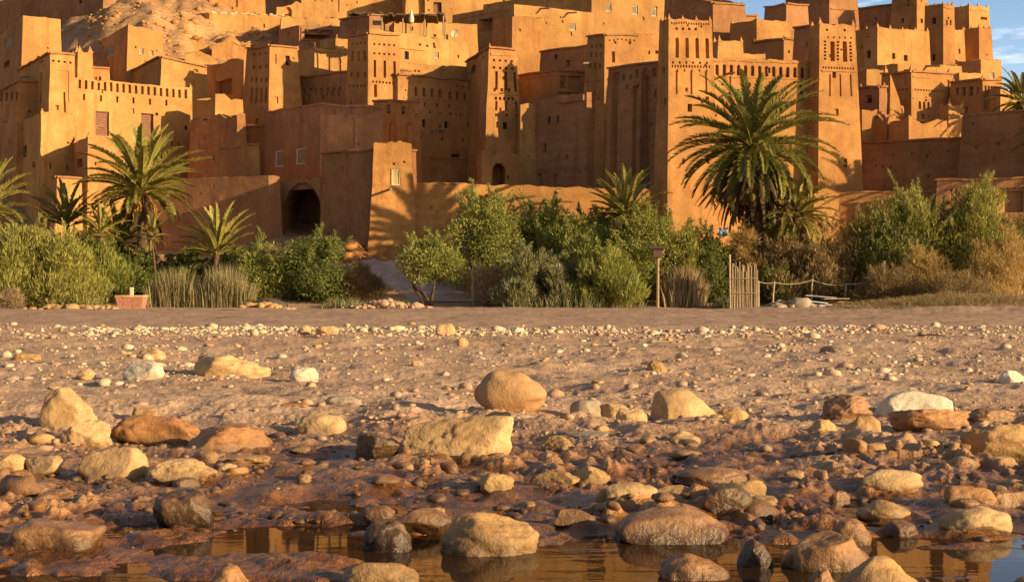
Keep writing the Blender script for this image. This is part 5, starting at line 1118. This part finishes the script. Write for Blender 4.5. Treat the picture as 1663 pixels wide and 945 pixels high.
for i, (x0, x1, yt, yb, mt, bl, cu, rf, lab) in enumerate(RK):
    Y0 = H*F/(yb-CY-2); sx = (x1-x0)/F*Y0/2; Xc = kx((x0+x1)/2)*(Y0+sx*.6)
    sy = sx*(.72 if bl < .3 else .6); sx *= 1+sy*.75/Y0; Yc = Y0+sy*.75
    zt = H+kz(yt)*Yc; g = gz(Xc, Yc); g = max(g, WATER-.04) if Y0 < 9 else g; hz = max(.03, zt-g); sink = .30 if mt != 'egg' else .10
    P, Fc = rock_shape(i*13+5, 5, bl, cu, rf, .26 if mt == 'egg' else 0)
    if mt == 'egg':
        P[:, 2] = np.where(P[:, 2] < 0, P[:, 2]*.9, P[:, 2])
    tot = hz/(1-sink)/2; V = P*np.array([sx, sy, tot])
    V[:, 2] += hz-tot
    o = tag(obj('boulder' if sx > .12 else 'stone', mesh('boulder', V, Fc, RM[mt], True), None, (Xc, Yc, g-(.012 if mt != 'egg' else .035))), lab, 'rock', GR)
    RK[i] = (Xc, Yc, sx, sy)
# scattered smaller stones: individuals that share mesh shapes
rs = random.Random(11); SM = {}
for mt in ('pale', 'tan', 'orange', 'brown', 'white', 'grey'):
    SM[mt] = []
    for k in range(5):
        P, Fc = rock_shape(900+k*7+len(mt), 3, rs.choice((0, .2, .4)), rs.choice((2, 4, 6)), .07); SM[mt].append(mesh('stone', P, Fc, RM[mt], True))
lab = {'pale': 'small pale stone scattered on the river bed', 'tan': 'small tan stone scattered on the river bed', 'orange': 'small rusty stone on the wet mud', 'brown': 'small brown stone on the wet mud', 'white': 'small whitish stone on the far gravel', 'grey': 'small grey stone on the far gravel'}
def free(X, Y, r): return all(((X-a)/(c+r))**2+((Y-b)/(d+r))**2 > 1 for a, b, c, d in RK)
cnt = 0
while cnt < 190:
    py = rs.choice((rs.uniform(526, 575), rs.uniform(545, 640), rs.uniform(690, 860))); px = rs.uniform(-20, 1680); X, Y = gp(px, py)
    if py < 600: mt = rs.choice(('pale', 'white', 'white', 'tan', 'grey', 'pale')); w_ = rs.uniform(5, 15)
    elif py < 700: mt = rs.choice(('pale', 'tan', 'tan', 'grey')); w_ = rs.uniform(8, 24)
    else: mt = rs.choice(('orange', 'brown', 'brown', 'tan', 'tan')); w_ = rs.uniform(12, 46)
    r_ = w_/F*Y/2
    if not free(X, Y, r_): continue
    o = obj('stone', rs.choice(SM[mt]), None, (X, Y, gz(X, Y)+r_*.12)); o.scale = (r_*1.15, r_*rs.uniform(.7, 1), r_*rs.uniform(.4, .7)); o.rotation_euler.z = rs.uniform(0, 6.28)
    tag(o, lab[mt], 'stone', 'small '+mt+' stones of the river bed'); cnt += 1
# gravel: thousands of pebbles, one object of stuff per kind of stone
def gravel(name, mat, n, band, size, seed, sub=1):
    rg = np.random.default_rng(seed); Vi, Fi = ICO[sub]; py = np.concatenate([rg.uniform(a, b, int(n*f*1.3)) for a, b, f in band]); n = len(py)
    Y = H*F/(py-CY); X = (rg.uniform(-300, 1960, n)-CX)/F*Y
    # pebbles gather in drifts
    keep = fbm(X*.45, Y*.3, 0, 51+seed, 3)+rg.normal(0, .35, n) > -.15; X, Y, py = X[keep], Y[keep], py[keep]; n = len(X)
    s = rg.lognormal(-.1, .62, n)*size*(.7+.3*np.sqrt(Y/10)); Z = bed(X, Y)
    ok = Z > WATER-.01; X, Y, Z, s = X[ok], Y[ok], Z[ok], s[ok]; n = len(X)
    a = rg.uniform(0, 6.28, n); ca, sa = np.cos(a), np.sin(a); sc3 = rg.uniform(.6, 1.1, (n, 3))*np.array([1.15, 1, .62])
    P = Vi[None]*(1+.25*rg.normal(size=(n, len(Vi), 1))*.6)*sc3[:, None]*s[:, None, None]
    Q = np.stack([P[..., 0]*ca[:, None]-P[..., 1]*sa[:, None]+X[:, None], P[..., 0]*sa[:, None]+P[..., 1]*ca[:, None]+Y[:, None], P[..., 2]+Z[:, None]+s[:, None]*.15], -1)
    Fc = (Fi[None]+np.arange(n)[:, None, None]*len(Vi)).reshape(-1, 3)
    tag(obj(name, mesh(name, Q.reshape(-1, 3), Fc, RM[mat], True)), kind='stuff')
gravel('pale_gravel', 'cream', 7500, [(530, 546, .82), (546, 620, .18)], .027, 3)
gravel('tan_gravel', 'sand', 5200, [(532, 552, .6), (552, 700, .4)], .020, 5)
gravel('sand_gravel', 'sand', 6500, [(545, 620, .5), (600, 740, .5)], .011, 8)
gravel('mud_crumbs', 'brown', 1200, [(690, 800, .7), (790, 880, .3)], .009, 9)
gravel('mud_clods', 'clod', 500, [(715, 850, 1.)], .020, 10, 2)
# rubble at the foot of the gate and on the bank
def heap(label, px0, px1, Y, n, size, mat, hump, yoff=0):
    rg = np.random.default_rng(int(px0)); Vi, Fi = ICO[2]; Vs = []; Fs = []; c = kx((px0+px1)/2)*Y; w_ = (px1-px0)/F*Y/2; g0 = gz(c, Y)
    for i in range(n):
        u, v = rg.normal(0, .45), rg.normal(0, .4); x = c+u*w_; y = Y+v*1.2; s = size*rg.lognormal(0, .4); z = gz(x, y)+hump*math.exp(-u*u*2-v*v*2)*rg.uniform(.3, 1)
        b = len(Vs)*len(Vi); Vs.append(Vi*(1+.15*rg.normal(size=(len(Vi), 1)))*s*rg.uniform(.6, 1.2, 3)*np.array([1.2, 1, .7])+np.array([x-c, y-Y, z-g0])); Fs.append(Fi+b)
    tag(obj('rubble', mesh('rubble', np.concatenate(Vs), np.concatenate(Fs), mat), None, (c, Y, g0)), kind='stuff')
heap('orange rubble at the foot of the wall right of the archway', 520, 610, 99.2, 160, .28, AD['rough'], .7)
heap('grey stone heap beside the footpath on the bank', 565, 690, 83.5, 190, .14, RM['sand'], .45)
heap('low line of stones at the foot of the left bushes', 30, 200, 79, 70, .16, RM['tan'], .15)
heap('scatter of stones in front of the rope fence', 1235, 1330, 80.5, 70, .2, RM['grey'], .35)
heap('few stones on the sand below the dark covered heap', 380, 470, 80.5, 30, .2, RM['tan'], .2)

rg = np.random.default_rng(77); Vi, Fi = ICO[1]; n = 900; k_ = rg.uniform(-.30, -.15, n); Y = rg.uniform(134, 156, n); X = k_*Y; Z = terr(X, Y); q = rg.lognormal(-2.35, .65, n)
P = Vi[None]*(1+.2*rg.normal(size=(n, len(Vi), 1)))*q[:, None, None]*np.array([1.2, 1, .8])+np.stack([X, Y, Z], -1)[:, None]
tag(obj('hill_stones', mesh('hill_stones', P.reshape(-1, 3), (Fi[None]+np.arange(n)[:, None, None]*len(Vi)).reshape(-1, 3), AD['rough'], True)), kind='stuff')
